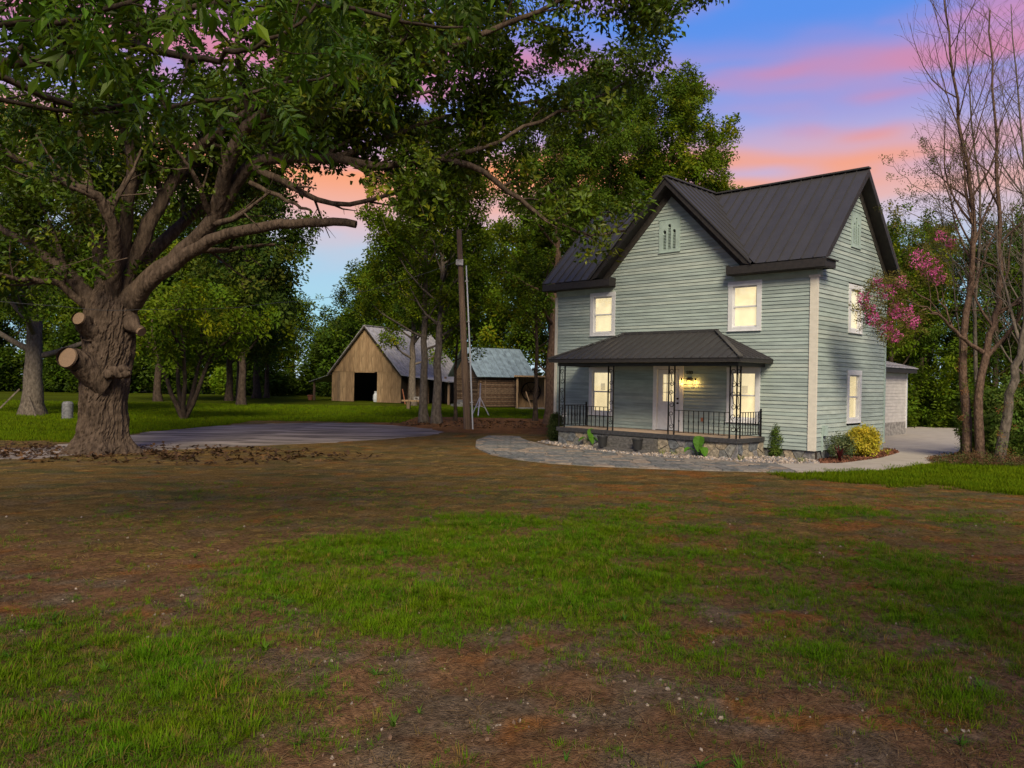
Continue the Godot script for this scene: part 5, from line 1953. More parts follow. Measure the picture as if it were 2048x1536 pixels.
func log_house() -> void:
	var o := thing("log_shed", "dark log shed with blue-grey metal roof behind the pole", "shed", Vector3(-2.6, 0, -63.5), deg_to_rad(30))
	var l := 4.7
	var d := 4.6
	var eave := 2.65
	var top := 4.85
	var m := MB.new()
	m.box(Vector3(0.1, 0, -d + 0.1), Vector3(l - 0.1, eave - 0.05, -0.1))
	part(o, "wall", m, mats["dark_wood"])
	var rows := 15
	for i in rows:
		var y := 0.08 + (eave - 0.1) * i / rows
		var hh := (eave - 0.1) / rows - 0.035
		m = MB.new()
		m.box(Vector3(-0.12, y, -0.12), Vector3(l + 0.1, y + hh, rnd(0.0, 0.04)))
		part(o, "log", m, mats["log_%d" % R.randi_range(0, 1)])
		for seg in ([[-d, -3.2], [-2.0, 0.1]] if y < 2.0 else [[-d, 0.1]]):
			m = MB.new()
			m.box(Vector3(rnd(-0.04, 0.0), y + 0.06, seg[0]), Vector3(0.12, y + hh + 0.06, seg[1]))
			part(o, "log", m, mats["log_%d" % R.randi_range(0, 2)])
	m = MB.new()
	m.hexa([Vector3(0.0, eave, 0.0), Vector3(0.1, eave, 0.0), Vector3(0.1, eave, -d), Vector3(0.0, eave, -d), Vector3(0.0, top - 0.1, -d * 0.5 + 0.05), Vector3(0.1, top - 0.1, -d * 0.5 + 0.05), Vector3(0.1, top - 0.1, -d * 0.5 - 0.05), Vector3(0.0, top - 0.1, -d * 0.5 - 0.05)])
	part(o, "gable", m, mats["log_1"])
	m = MB.new()
	m.box(Vector3(0.45, 0.3, 0.04), Vector3(0.53, eave, 0.09))
	part(o, "batten", m, mats["pole_wood"])
	var n := 9
	for s: float in [1.0, -1.0]:
		for i in n:
			var xa := lerpf(-0.45, l + 0.4, float(i) / n)
			var xb := lerpf(-0.45, l + 0.4, float(i + 1) / n) - 0.01
			var ze := 0.4 if s > 0.0 else -d - 0.4
			m = MB.new()
			sheet(m, Vector3(xa, eave - 0.2, ze), Vector3(xb, eave - 0.2, ze), Vector3(xb, top, -d * 0.5), Vector3(xa, top, -d * 0.5), Vector3(0, 0.04, 0))
			m.beam(Vector3(xa, eave - 0.14, ze), Vector3(xa, top + 0.06, -d * 0.5), 0.04, 0.04)
			part(o, "roof_sheet", m, mats["blue_roof"])
	m = MB.new()
	for k in 3:
		m.box(Vector3(-1.0 + 0.3 * k, 0.0, -3.2), Vector3(-0.05, 0.18 * (k + 1), -2.1))
	part(o, "door_step", m, mats["grey_paint"])
	# open-fronted shed beside it
	var s := thing("open_shed", "small open-fronted shed of tan boards beside the log shed", "shed", Vector3(0.35, 0, -62.0))
	m = MB.new()
	m.box(Vector3(0.0, 0.06, -2.2), Vector3(2.3, 2.45, -2.1))
	m.box(Vector3(0.0, 0.06, -2.1), Vector3(0.08, 2.4, -0.4))
	part(s, "back_wall", m, mats["barn_board_0"])
	m = MB.new()
	m.box(Vector3(-0.05, 0.0, -2.2), Vector3(2.4, 0.06, 0.1))
	part(s, "floor_board", m, mats["block"])
	for x: float in [0.0, 2.18]:
		m = MB.new()
		m.box(Vector3(x, 0.06, -0.12), Vector3(x + 0.14, 2.5, 0.02))
		part(s, "post", m, mats["barn_board_2"])
	m = MB.new()
	m.hexa([Vector3(-0.2, 2.5, 0.25), Vector3(2.9, 2.5, 0.25), Vector3(2.9, 2.42, -2.4), Vector3(-0.2, 2.42, -2.4), Vector3(-0.2, 2.62, 0.25), Vector3(2.9, 2.62, 0.25), Vector3(2.9, 2.54, -2.4), Vector3(-0.2, 2.54, -2.4)])
	part(s, "roof", m, mats["barn_board_2"])
	m = MB.new()
	m.box(Vector3(2.45, 0.0, -0.6), Vector3(3.0, 2.4, -0.5))
	part(s, "side_panel", m, mats["wing_wall"])
	var wh := thing("wagon_wheel", "dark wagon wheel hanging on the back of the open shed", "wheel", Vector3(1.55, 1.35, -63.95))
	m = MB.new()
	var ring := PackedVector3Array()
	var rr := PackedFloat32Array()
	for i in 25:
		ring.append(Vector3(cos(TAU * i / 24), sin(TAU * i / 24), 0) * 0.75)
		rr.append(0.05)
	m.tube(ring, rr, 6)
	part(wh, "rim", m, mats["iron"])
	for i in 6:
		m = MB.new()
		m.beam(Vector3.ZERO, Vector3(cos(PI * i / 3), sin(PI * i / 3), 0) * 0.74, 0.04, 0.04, Vector3(0, 0, 1))
		part(wh, "spoke", m, mats["iron"])
	tag(setting_free("plank", func(q: MB): q.beam(Vector3(1.55, 0.06, -61.75), Vector3(1.1, 1.35, -62.4), 0.10, 0.03), "barn_board_2"), "pale plank leaning inside the open shed", "plank")
	tag(setting_free("fence_stake", func(q: MB): q.beam(Vector3(-9.2, 0.0, -68.4), Vector3(-9.5, 1.3, -68.7), 0.06, 0.06), "rust"), "thin reddish stake leaning against the right side of the barn", "stake")

func setting_free(called: String, f: Callable, m: String) -> MeshInstance3D:
	var q := MB.new()
	f.call(q)
	var o := MeshInstance3D.new()
	o.name = numbered(called)
	o.mesh = q.mesh()
	o.material_override = mats[m]
	add_child(o)
	return o

func pole_and_wire() -> void:
	var at := Vector3(-1.96, 0, -35.43)
	var o := thing("utility_pole", "leaning wooden utility pole with a grey conduit, in front of the sheds", "pole", at)
	var m := MB.new()
	var pts := PackedVector3Array()
	var rad := PackedFloat32Array()
	for i in 9:
		var t := i / 8.0
		pts.append(Vector3(-0.52 * t, -0.1 + 9.0 * t, 0.0))
		rad.append(lerpf(0.165, 0.115, t))
	m.tube(pts, rad, 12, true)
	part(o, "post", m, mats["pole_wood"])
	m = MB.new()
	m.tube(PackedVector3Array([Vector3(0.24, 0, 0.08), Vector3(0.05, 3.6, 0.08), Vector3(-0.17, 7.3, 0.08)]), PackedFloat32Array([0.035, 0.035, 0.03]), 8, true)
	var c := part(o, "conduit", m, mats["pvc"])
	for y: float in [1.2, 3.0, 4.8, 6.6]:
		m = MB.new()
		m.box(Vector3(0.16 - 0.056 * y, y - 0.02, 0.02), Vector3(0.31 - 0.056 * y, y + 0.02, 0.135))
		part(c, "strap", m, mats["galvanised"])
	m = MB.new()
	m.box(Vector3(-0.62, 7.3, 0.1), Vector3(-0.30, 7.55, 0.2))
	part(o, "bracket", m, mats["galvanised"])
	var line := []
	for s in [[0.0, 7.6], [0.3, 5.75], [0.6, 4.62], [0.85, 4.02], [1.0, 3.87], [1.35, 4.1], [1.9, 5.4]]:
		line.append(Vector3(-2.35 - 9.1 * s[0], s[1], -35.4 + 15.3 * s[0]))
	m = MB.new()
	var cur := smooth_line(line, 6)
	var rw := PackedFloat32Array()
	rw.resize(cur.size())
	rw.fill(0.007)
	for i in cur.size():   # a wire hangs smoothly
		if i > 0 and i < cur.size() - 1:
			cur[i] = (cur[i - 1] + cur[i] + cur[i + 1]) / 3.0
	m.tube(cur, rw, 5)
	var w := MeshInstance3D.new()
	w.name = numbered("service_wire")
	w.mesh = m.mesh()
	w.material_override = mats["wire"]
	add_child(w)
	tag(w, "thin service wire sagging from the pole past the oak trunk", "wire")

func yard_things() -> void:
	var o := thing("tripod_stand", "white metal tripod stand on the grass before the log shed", "tripod", Vector3(-1.95, 0, -48.5))
	var m := MB.new()
	m.tube(PackedVector3Array([Vector3(0, 0.62, 0), Vector3(0.02, 2.0, 0)]), PackedFloat32Array([0.035, 0.03]), 8, true)
	part(o, "mast", m, mats["white_metal"])
	for k in 3:
		var a := -0.4 + TAU * k / 3.0
		var f := Vector3(cos(a) * 0.62, 0, sin(a) * 0.62)
		m = MB.new()
		m.beam(Vector3(0, 1.15, 0), f, 0.05, 0.05)
		part(o, "leg", m, mats["white_metal"])
		m = MB.new()
		m.beam(Vector3(0, 0.62, 0), f * 0.55 + Vector3(0, 0.5, 0), 0.03, 0.03)
		part(o, "brace", m, mats["white_metal"])
	o = thing("wood_bench", "low board bench with a small block on it, beside the barn", "bench", Vector3(-7.1, 0, -58.0))
	m = MB.new()
	m.box(Vector3(-0.95, 0.55, -0.3), Vector3(0.75, 0.66, 0.3))
	part(o, "seat", m, mats["barn_board_2"])
	for x: float in [-0.45, 0.5]:
		m = MB.new()
		m.box(Vector3(x - 0.12, 0, -0.25), Vector3(x + 0.12, 0.55, 0.25))
		part(o, "leg", m, mats["barn_board_3"])
	o = thing("concrete_block", "small pale concrete block standing on the low bench", "block", Vector3(-7.0, 0.66, -58.0))
	m = MB.new()
	m.box(Vector3(-0.18, 0, -0.1), Vector3(-0.06, 0.24, 0.1))
	m.box(Vector3(0.1, 0, -0.1), Vector3(0.22, 0.24, 0.1))
	m.box(Vector3(-0.06, 0, -0.1), Vector3(0.1, 0.07, 0.1))
	m.box(Vector3(-0.06, 0.17, -0.1), Vector3(0.1, 0.24, 0.1))
	part(o, "shell", m, mats["block"])
	o = thing("grey_drum", "grey round-topped drum standing between the two oaks", "drum", Vector3(-21.4, 0, -38.15))
	m = MB.new()
	m.lathe(PackedVector2Array([Vector2(0, 0), Vector2(0.25, 0), Vector2(0.255, 0.05), Vector2(0.245, 0.08), Vector2(0.25, 0.42), Vector2(0.245, 0.74), Vector2(0.20, 0.83), Vector2(0.0, 0.86)]), 20)
	part(o, "shell", m, mats["grey_paint"])
	tag(setting_free("prop_pole", func(q: MB): q.beam(Vector3(-26.6, 0, -40.6), Vector3(-25.5, 1.35, -41.0), 0.07, 0.07), "bark_grey"), "pole leaning against the left side of the far oak", "pole")
	tag(setting_free("prop_pole", func(q: MB): q.beam(Vector3(-24.0, 0, -39.9), Vector3(-24.9, 1.05, -40.7), 0.07, 0.07), "bark_grey"), "pole leaning on the front of the far oak trunk", "pole")
	o = thing("clay_pot", "orange clay pot by the post of the barn lean-to", "pot", Vector3(-19.4, 0, -76.2))
	m = MB.new()
	m.lathe(PackedVector2Array([Vector2(0, 0), Vector2(0.18, 0), Vector2(0.27, 0.42), Vector2(0.30, 0.42), Vector2(0.30, 0.5), Vector2(0.24, 0.5), Vector2(0.2, 0.3), Vector2(0, 0.3)]), 14)
	part(o, "shell", m, mats["rust"])
	o = thing("feed_sack", "pale grey sack standing in the barn doorway", "sack", Vector3(-12.6, 0, -73.3))
	m = MB.new()
	m.lathe(PackedVector2Array([Vector2(0, 0), Vector2(0.2, 0.02), Vector2(0.26, 0.25), Vector2(0.24, 0.6), Vector2(0.12, 0.85), Vector2(0.15, 1.0), Vector2(0, 1.02)]), 9)
	part(o, "bag", m, mats["pvc"])

# ---- planting by the house -------------------------------------------------

func bush(called: String, label: String, category: String, at: Vector3, shape: Vector3, kind: String, n: int, col: Color, s: float, opt := {}) -> Node3D:
	# leaves spread through an ellipsoid (radii in shape), densest near its skin
	var o := thing(called, label, category, at)
	var buf := PackedFloat32Array()
	var m := MB.new()
	var stems: int = opt.get("stems", 5)
	for i in stems:
		var a := TAU * i / stems + rnd(-0.4, 0.4)
		m.tube(PackedVector3Array([Vector3(cos(a) * 0.03, 0, sin(a) * 0.03), Vector3(cos(a) * shape.x * 0.3, shape.y * 0.8, sin(a) * shape.z * 0.3), Vector3(cos(a) * shape.x * 0.6, shape.y * 1.6, sin(a) * shape.z * 0.6)]), PackedFloat32Array([0.015, 0.01, 0.004]), 5)
	part(o, "stem", m, mats["bark_dark"])
	for i in n:
		var d := rvec().normalized()
		var r := pow(R.randf(), 0.45)
		if opt.get("cone", false):
			var u := R.randf()
			var a := rnd(0, TAU)
			var rr := sqrt(maxf(0.0, 1.0 - pow(absf(u - 0.35) / 0.65, 2.2))) * pow(R.randf(), 0.4)
			d = Vector3(cos(a) * rr, u * 2.0 - 1.0, sin(a) * rr)
			r = 1.0
		r *= 1.0 + 0.25 * noise_a.get_noise_3d(d.x * 1.5 + at.x, d.y * 1.5, d.z * 1.5)
		var p := Vector3(d.x * shape.x, shape.y + opt.get("lift", 0.0) + d.y * shape.y, d.z * shape.z) * Vector3(r, 1, r)
		p.y = shape.y + opt.get("lift", 0.0) + d.y * shape.y * (r if not opt.get("cone", false) else 1.0)
		var b := orient((d + Vector3.UP * opt.get("up", 0.4)).normalized())
		var q := s * rnd(0.7, 1.3)
		put(buf, Basis(b.x * q, b.y * q, b.z * q), p, col * green(0.8))
	var c := spread(o, "foliage", sprigs[kind], mats["leaf"], buf)
	c.set_meta("kind", "stuff")
	return o

func big_leaf(parent: Node, at: Vector3, dir: Vector3, l: float, w: float, m: Material, called := "leaf") -> void:
	# a heart-shaped leaf on a stalk, curved along its length
	var q := MB.new()
	q.tinted = true
	q.tint = Color(0.078, 0.19, 0.020) * rnd(0.7, 1.1)
	var d := dir.normalized()
	var s := d.cross(Vector3.UP if absf(d.y) < 0.95 else Vector3.RIGHT).normalized()
	var u := s.cross(d)
	var prev: Array = []
	var n := 8
	for i in n + 1:
		var t := float(i) / n
		var hw := w * 0.5 * pow(sin(PI * pow(t, 0.62)), 0.8) if t < 1.0 else 0.0
		var c := at + d * l * t - u * l * 0.18 * t * t
		var ruf := 0.05 * w * sin(t * 17.0)
		var row := [c + s * hw + u * (hw * 0.34 + ruf), c, c - s * hw + u * (hw * 0.34 - ruf)]
		if i:
			for k in 2:
				q.quad(prev[k], row[k], row[k + 1], prev[k + 1])
		prev = row
	var lf := part(parent, called, q, m)
	q = MB.new()
	q.tinted = true
	q.tint = Color(0.10, 0.26, 0.03)
	q.tube(PackedVector3Array([Vector3(rnd(-0.03, 0.03), -at.y * 0.0, 0), at * 0.55 + Vector3(0, at.y * 0.1, 0), at]), PackedFloat32Array([0.012, 0.010, 0.007]), 5)
	part(lf, "stalk", q, m)

func planting() -> void:
	bush("arborvitae", "small upright arborvitae beside the end of the porch", "shrub", Vector3(8.05, 0, -23.9), Vector3(0.20, 0.48, 0.20), "small", 520, Color(0.085, 0.13, 0.022), 0.85, {"cone": true, "lift": 0.06, "up": 1.0})
	bush("golden_shrub", "bright yellow-green rounded shrub against the side of the house", "shrub", Vector3(10.85, 0, -24.35), Vector3(0.46, 0.42, 0.42), "small", 620, Color(0.42, 0.36, 0.035), 1.15, {"lift": 0.1, "up": 1.0})
	bush("green_shrub", "thin grey-green shrub at the front corner of the house", "shrub", Vector3(9.72, 0, -23.35), Vector3(0.42, 0.36, 0.3), "small", 120, Color(0.09, 0.12, 0.05), 1.1, {"lift": 0.1})
	bush("dark_shrub", "narrow dark shrub at the left end of the porch", "shrub", Vector3(1.62, 0, -28.6), Vector3(0.24, 0.46, 0.24), "small", 420, Color(0.03, 0.045, 0.014), 1.1, {"cone": true, "lift": 0.05})
	# a dark red cordyline
	var o := thing("cordyline", "dark burgundy spiky plant in the mulch bed", "plant", Vector3(9.45, 0.03, -22.75))
	for i in 9:
		var m := MB.new()
		m.tinted = true
		m.tint = Color(0.055, 0.012, 0.012) * rnd(0.7, 1.3)
		var a := TAU * i / 9.0
		blade(m, Vector3.ZERO, Vector3(cos(a), 0, sin(a)) * rnd(0.3, 0.8), 0.09, rnd(0.42, 0.62), 4)
		part(o, "leaf", m, mats["leaf"])
	o = thing("hosta", "small yellow hosta at the far tip of the mulch bed", "plant", Vector3(12.0, 0.03, -25.2))
	for i in 11:
		var m := MB.new()
		m.tinted = true
		m.tint = Color(0.42, 0.36, 0.06) * rnd(0.8, 1.1)
		var a := TAU * i / 11.0
		blade(m, Vector3.ZERO, Vector3(cos(a), 0, sin(a)) * rnd(0.6, 1.3), 0.07, rnd(0.18, 0.28), 3)
		part(o, "leaf", m, mats["leaf"])
	o = thing("elephant_ear", "elephant-ear plant with one big green leaf below the left railing", "plant", Vector3(2.75, 0.02, -26.75))
	big_leaf(o, Vector3(-0.05, 0.62, 0.05), Vector3(0.1, -1.0, 0.45), 0.56, 0.36, mats["leaf"])
	big_leaf(o, Vector3(0.1, 0.34, 0.1), Vector3(0.3, -0.4, 0.9), 0.3, 0.22, mats["leaf"])
	big_leaf(o, Vector3(-0.25, 0.30, 0.0), Vector3(-0.9, -0.3, 0.5), 0.3, 0.2, mats["leaf"])
	big_leaf(o, Vector3(0.22, 0.22, 0.05), Vector3(0.9, -0.3, 0.5), 0.26, 0.18, mats["leaf"])
	o = thing("elephant_ear", "elephant-ear plant with three big green leaves below the right railing", "plant", Vector3(5.65, 0.02, -23.75))
	big_leaf(o, Vector3(0.0, 0.62, 0.05), Vector3(-0.25, -0.9, 0.5), 0.52, 0.34, mats["leaf"])
	big_leaf(o, Vector3(0.22, 0.60, 0.0), Vector3(0.7, -0.8, 0.3), 0.5, 0.34, mats["leaf"])
	big_leaf(o, Vector3(0.05, 0.30, 0.15), Vector3(0.2, -0.8, 0.7), 0.36, 0.28, mats["leaf"])
	big_leaf(o, Vector3(-0.28, 0.26, 0.05), Vector3(-0.8, -0.3, 0.5), 0.28, 0.2, mats["leaf"])
	o = thing("white_flower", "thin stalk with a small white flower head at the left porch corner", "flower", Vector3(1.9, 0, -28.55))
	var fm := MB.new()
	fm.tube(PackedVector3Array([Vector3.ZERO, Vector3(0.02, 0.5, 0), Vector3(-0.01, 0.95, 0.02)]), PackedFloat32Array([0.012, 0.009, 0.006]), 5)
	part(o, "stalk", fm, mats["bark_dark"])
	fm = MB.new()
	for i in 40:
		leaf(fm, Vector3(0, 0.98, 0.02) + rvec() * Vector3(0.06, 0.11, 0.06), rvec(), rvec().normalized(), 0.06, 0.045)
	part(o, "flower_head", fm, mats["white_metal"])
	var p := house_place()
	for k in 2:
		o = thing("flower_pot", ["empty black flower pot on the left side of the porch steps", "empty black flower pot on the right side of the porch steps"][k], "pot", p * Vector3([-5.86, -4.50][k], 0.13, 2.42), 0.0, "black pots on the porch steps")
		var m := MB.new()
		m.lathe(PackedVector2Array([Vector2(0, 0), Vector2(0.125, 0), Vector2(0.165, 0.30), Vector2(0.18, 0.30), Vector2(0.18, 0.345), Vector2(0.16, 0.345), Vector2(0.145, 0.25), Vector2(0, 0.25)]), 20)
		part(o, "shell", m, mats["pot"])
	# tufts in the gravel bed
	var labels := ["grass tuft in the gravel by the left pot", "grass tuft in the gravel just right of the steps", "leafy tuft in the gravel between steps and elephant ear", "yellow-green grass tuft at the path edge below the porch corner", "low green tuft in the gravel before the corner board"]
	var spots := [Vector3(3.0, 0.02, -25.6), Vector3(4.62, 0.02, -24.1), Vector3(4.95, 0.02, -23.95), Vector3(6.55, 0.02, -22.6), Vector3(8.2, 0.02, -22.3)]
	for k in 5:
		o = thing("grass_tuft", labels[k], "grass tuft", spots[k], 0.0, "tufts in the gravel bed")
		var c := part(o, "blades", tuft_tinted(30, 0.1, 0.014, 0.2, 0.9, Color(0.17, 0.20, 0.05)), mats["blade"])
		c.set_meta("kind", "stuff")

func tuft_tinted(blades: int, r: float, w: float, h: float, splay: float, col: Color) -> ArrayMesh:
	var m := MB.new()
	m.tinted = true
	for i in blades:
		m.tint = col * rnd(0.6, 1.3)
		var a := rnd(0, TAU)
		var d := Vector3(cos(a), 0, sin(a))
		blade(m, d * r * sqrt(R.randf()), d * splay * rnd(0.2, 1.2), w, h * rnd(0.6, 1.2), 3)
	return m.mesh()

# ---- the trees farther off -------------------------------------------------

func vase_tree(called: String, label: String, at: Vector3, h: float, cr: float, stems: int, col: Color, opt := {}) -> void:
	var o := thing(called, label, "tree", at)
	var t := Grower.new()
	t.col = col
	t.every = [1.2, 1.5, 1.0]
	t.ratio = [0.35, 0.5, 0.4]
	t.rise = [0.05, 0.02, 0.0]
	t.rate = opt.get("rate", 4.0)
	t.scatter = 0.35
	t.bare_to = 0.4
	for i in stems:
		var a := TAU * i / stems + rnd(-0.3, 0.3)
		var out := Vector3(cos(a), 0, sin(a))
		var fork := out * cr * 0.18 + Vector3(0, h * 0.2, 0)
		limb(t, smooth_line([Vector3(0, -0.05, 0), fork, out * cr * 0.36 + Vector3(0, h * 0.48, 0), out.rotated(Vector3.UP, rnd(-0.5, 0.5)) * cr * 0.7 + Vector3(0, h * rnd(0.62, 0.75), 0), out * cr * 0.85 + Vector3(0, h * rnd(0.75, 0.92), 0)]), 0.15, 0.03, 0)
		limb(t, smooth_line([out * cr * 0.36 + Vector3(0, h * 0.48, 0), out * cr * 0.35 + Vector3(rnd(-0.5, 0.5), h * 0.72, rnd(-0.5, 0.5)), out * cr * 0.3 + Vector3(0, h * 0.92, 0)]), 0.08, 0.02, 0)
	finish_tree(o, t, "bark_dark", sprigs["broad"], "leaf")

func woods() -> void:
	var lime := Color(0.086, 0.138, 0.005)
	var mid := Color(0.060, 0.104, 0.006)
	var dark := Color(0.040, 0.072, 0.008)
	# middle distance
	plain_tree("oak_tree", "second oak with a stout trunk on the lawn far left", Vector3(-24.96, 0, -41.24), 13.0, 7.5, 2.7, 0.52, {"col": mid, "bark": "bark_grey", "scale": 0.85, "detail": 1.35, "rate": 2.6, "low": 0.95})
	vase_tree("dogwood_tree", "small many-stemmed spreading tree on the lawn right of the big oak", Vector3(-16.46, 0, -39.8), 6.6, 3.6, 5, lime)
	plain_tree("sweetgum_tree", "tall tree, left of the twin trunks standing at the gravel edge", Vector3(-4.45, 0, -40.2), 15.5, 4.6, 3.6, 0.21, {"col": lime, "bark": "bark_grey", "scale": 0.72, "detail": 1.5, "rate": 2.6, "low": 0.8})
	plain_tree("sweetgum_tree", "tall tree, right of the twin trunks standing at the gravel edge", Vector3(-3.75, 0, -39.7), 14.0, 4.2, 4.0, 0.24, {"col": lime, "bark": "bark_grey", "scale": 0.72, "detail": 1.4, "rate": 2.6, "lean": Vector3(0.03, 0, 0)})
	plain_tree("young_tree", "slim dark young tree just left of the utility pole", Vector3(-3.0, 0, -42.1), 9.0, 2.2, 3.0, 0.10, {"col": mid, "scale": 0.7, "detail": 1.2, "rate": 2.6})
	plain_tree("maple_tree", "leaning red-barked tree close to the left side of the house", Vector3(2.0, 0, -40.7), 17.0, 4.6, 4.2, 0.30, {"col": mid, "bark": "bark_red", "scale": 0.72, "detail": 1.5, "rate": 2.6, "lean": Vector3(0.03, 0, 0)})
	plain_tree("young_tree", "slim dark tree between the open shed and the house", Vector3(1.3, 0, -43.6), 13.0, 3.4, 3.6, 0.13, {"col": lime, "scale": 0.75, "detail": 1.2, "rate": 2.6})
	plain_tree("oak_tree", "tall tree rising behind the left half of the house roof", Vector3(5.2, 0, -45.5), 21.0, 5.4, 5.0, 0.35, {"col": mid, "scale": 0.8, "detail": 1.5, "rate": 2.6})
	plain_tree("oak_tree", "tall bright-topped tree rising behind the front gable", Vector3(9.6, 0, -48.0), 20.5, 5.0, 6.0, 0.35, {"col": lime, "yellow": 0.3, "scale": 0.8, "detail": 1.6, "rate": 2.6})
	plain_tree("young_tree", "slender treetop just showing over the main roof ridge", Vector3(15.9, 0, -50.0), 14.2, 1.3, 5.0, 0.12, {"col": lime, "scale": 0.7, "cone": true, "limbs": 16})
	plain_tree("walnut_tree", "grey-trunked tree standing right in front of the barn's right side", Vector3(-8.3, 0, -66.0), 13.0, 4.6, 3.4, 0.34, {"col": lime, "bark": "bark_grey", "leaf": "far", "scale": 0.75, "detail": 1.1})
	# unseen trees added behind the viewer to darken the foreground
	plain_tree("added_shade_tree", "unseen broad tree added behind the viewer to shade the foreground on the left", Vector3(-6.5, 0, 12.5), 16.0, 5.5, 5.0, 0.35, {"col": mid, "scale": 1.0, "detail": 1.15, "rate": 1.3, "group": "added trees behind the viewer"})
	plain_tree("added_shade_tree", "unseen broad tree added behind the viewer to shade the foreground on the right", Vector3(6.5, 0, 8.5), 16.5, 6.5, 5.0, 0.4, {"col": mid, "scale": 1.0, "detail": 1.15, "rate": 1.3, "group": "added trees behind the viewer"})
	# the wood behind lawn and barn
	var far := [
		[-26.3, -76, 11, 3.4, 2.8, 0.20, mid, "slim tree with a straight dark trunk on the far lawn"],
		[-25.8, -80, 13, 4.2, 3.4, 0.38, lime, "pale-trunked tree on the far lawn left of the barn"],
		[-25.4, -82, 11, 3.2, 3.4, 0.25, dark, "thin tree just right of the pale-trunked one by the barn"],
		[-33.6, -95, 21.5, 5.6, 3.0, 0.4, dark, "tallest dark tree at the left edge of the sky gap"],
		[-27.5, -99, 11.5, 4.2, 2.0, 0.3, mid, "rounded tree in the dip left of the barn roof"],
		[-24.0, -112, 9.5, 4.6, 1.5, 0.3, mid, "low distant tree at the foot of the sky gap"],
		[-20.4, -104, 13.5, 5.0, 1.5, 0.3, dark, "dark pointed tree behind the barn's left slope"],
		[-16.0, -94, 16, 5.5, 2.0, 0.35, mid, "broad tree directly behind the barn ridge"],
		[-12.0, -90, 19, 5.5, 2.0, 0.35, dark, "tall tree behind the right slope of the barn"],
		[-7.5, -88, 18, 5.5, 2.0, 0.35, lime, "light green tree behind the gap between barn and log shed"],
		[-4.2, -87, 19, 5.0, 5.0, 0.4, mid, "tree with a visible trunk above the log shed roof"],
		[0.6, -82, 18, 5.5, 2.5, 0.35, lime, "bright green tree behind the log shed's right end"],
		[3.6, -74, 17, 5.0, 2.0, 0.3, mid, "tree behind the open shed"],
		[7.5, -70, 18, 5.5, 2.0, 0.3, dark, "dark tree hidden partly by the left corner of the house"],
		[-62, -96, 17, 7.0, 2.0, 0.4, mid, "wide tree at the far left end of the wood"],
		[-55, -98, 18, 7.0, 1.5, 0.4, lime, "light tree behind the far oak's trunk"],
		[-49, -104, 18, 7.0, 1.5, 0.4, dark, "dark tree seen between the far oak and the big oak"],
		[-43.5, -98, 15, 6.0, 0.8, 0.35, mid, "bushy tree behind the big oak's trunk"],
		[-40.5, -105, 17, 6.5, 0.8, 0.35, dark, "dark tree just right of the big oak, behind the small spreading tree"],
		[-37.0, -110, 18, 6.5, 1.0, 0.35, lime, "light tree behind the small spreading tree"],
		[-33.4, -104, 16, 5.5, 1.0, 0.35, mid, "tree behind the straight dark trunk on the far lawn"],
		[-20.5, -60, 17.5, 5.5, 3.5, 0.3, dark, "tall tree seen through the fork of the big oak"],
		[-29.5, -66, 18, 6.0, 3.0, 0.3, mid, "tall tree just left of the big oak's fork"],
		[-25.0, -70, 19, 5.5, 3.0, 0.3, dark, "tall tree over the top of the small spreading tree"],
		[-69, -86, 16, 7.0, 2.0, 0.4, dark, "dark tree cut by the left edge of the picture"],
	]
	for f in far:
		plain_tree("wood_tree", f[7], Vector3(f[0], 0, f[1]), f[2], f[3], f[4], f[5], {"col": f[6], "leaf": "far", "scale": 1.15, "detail": 0.95, "rate": 2.0, "thin": 0.05, "scatter": 0.7, "group": "trees of the wood behind the lawn", "low": 0.95})
	bush("round_shrub", "round light green shrub on the far lawn", "shrub", Vector3(-33.6, 0, -93.0), Vector3(1.5, 1.5, 1.5), "broad", 420, lime * 1.4, 1.3, {"lift": 0.1})
	# right-hand wood
	var near := [
		[21.0, -44, 10.5, 4.2, 1.0, 0.2, lime, "bushy tree behind the white wing's corner"],
		[24.0, -46.5, 11.5, 4.5, 0.8, 0.2, mid, "dense tree behind the concrete, left of the bare trunks"],
		[27.2, -44.5, 11.0, 4.5, 0.8, 0.2, dark, "dark tree seen between the bare trunks"],
		[30.5, -46, 11.0, 4.8, 0.8, 0.2, lime, "green tree behind the leaning bare trunk"],
		[34.0, -45, 11.5, 4.8, 0.8, 0.2, mid, "tree cut by the right edge of the picture"],
		[25.5, -54, 12.5, 5.0, 0.8, 0.25, dark, "taller dark tree behind the dense ones right of the house"],
		[30.5, -58, 13.0, 5.5, 0.8, 0.25, mid, "far tree behind the bare trunks"],
		[36.5, -57, 13.0, 5.5, 0.8, 0.25, dark, "far dark tree behind the right edge"],
		[19.8, -56, 12.0, 4.6, 0.8, 0.25, mid, "tree behind the house's rear wing roof"],
	]
	for f in near:
		plain_tree("thicket_tree", f[7], Vector3(f[0], 0, f[1]), f[2], f[3], f[4], f[5], {"col": f[6], "scale": 0.8, "detail": 1.25, "rate": 2.4, "scatter": 0.5, "group": "trees of the thicket right of the house", "low": 1.0, "thin": 0.015})
	# low growth along the woods' edges
	var under := PackedFloat32Array()
	for i in 4600:
		var t := R.randf()
		var x := lerpf(18.0, 44.0, t)
		var z := -41.5 - rnd(0.0, 3.0) - absf(noise_a.get_noise_1d(x * 0.3)) * 3.0 + maxf(0.0, x - 26.0) * 0.2
		var hgt := 4.6 * (0.55 + noise_b.get_noise_1d(x * 0.5))
		var b := orient(Vector3.UP)
		var s := rnd(0.6, 1.1)
		put(under, Basis(b.x * s, b.y * s, b.z * s), Vector3(x, 0.15 + R.randf() * maxf(0.4, hgt), z), (lime if R.randf() < 0.4 else mid) * green(1.0))
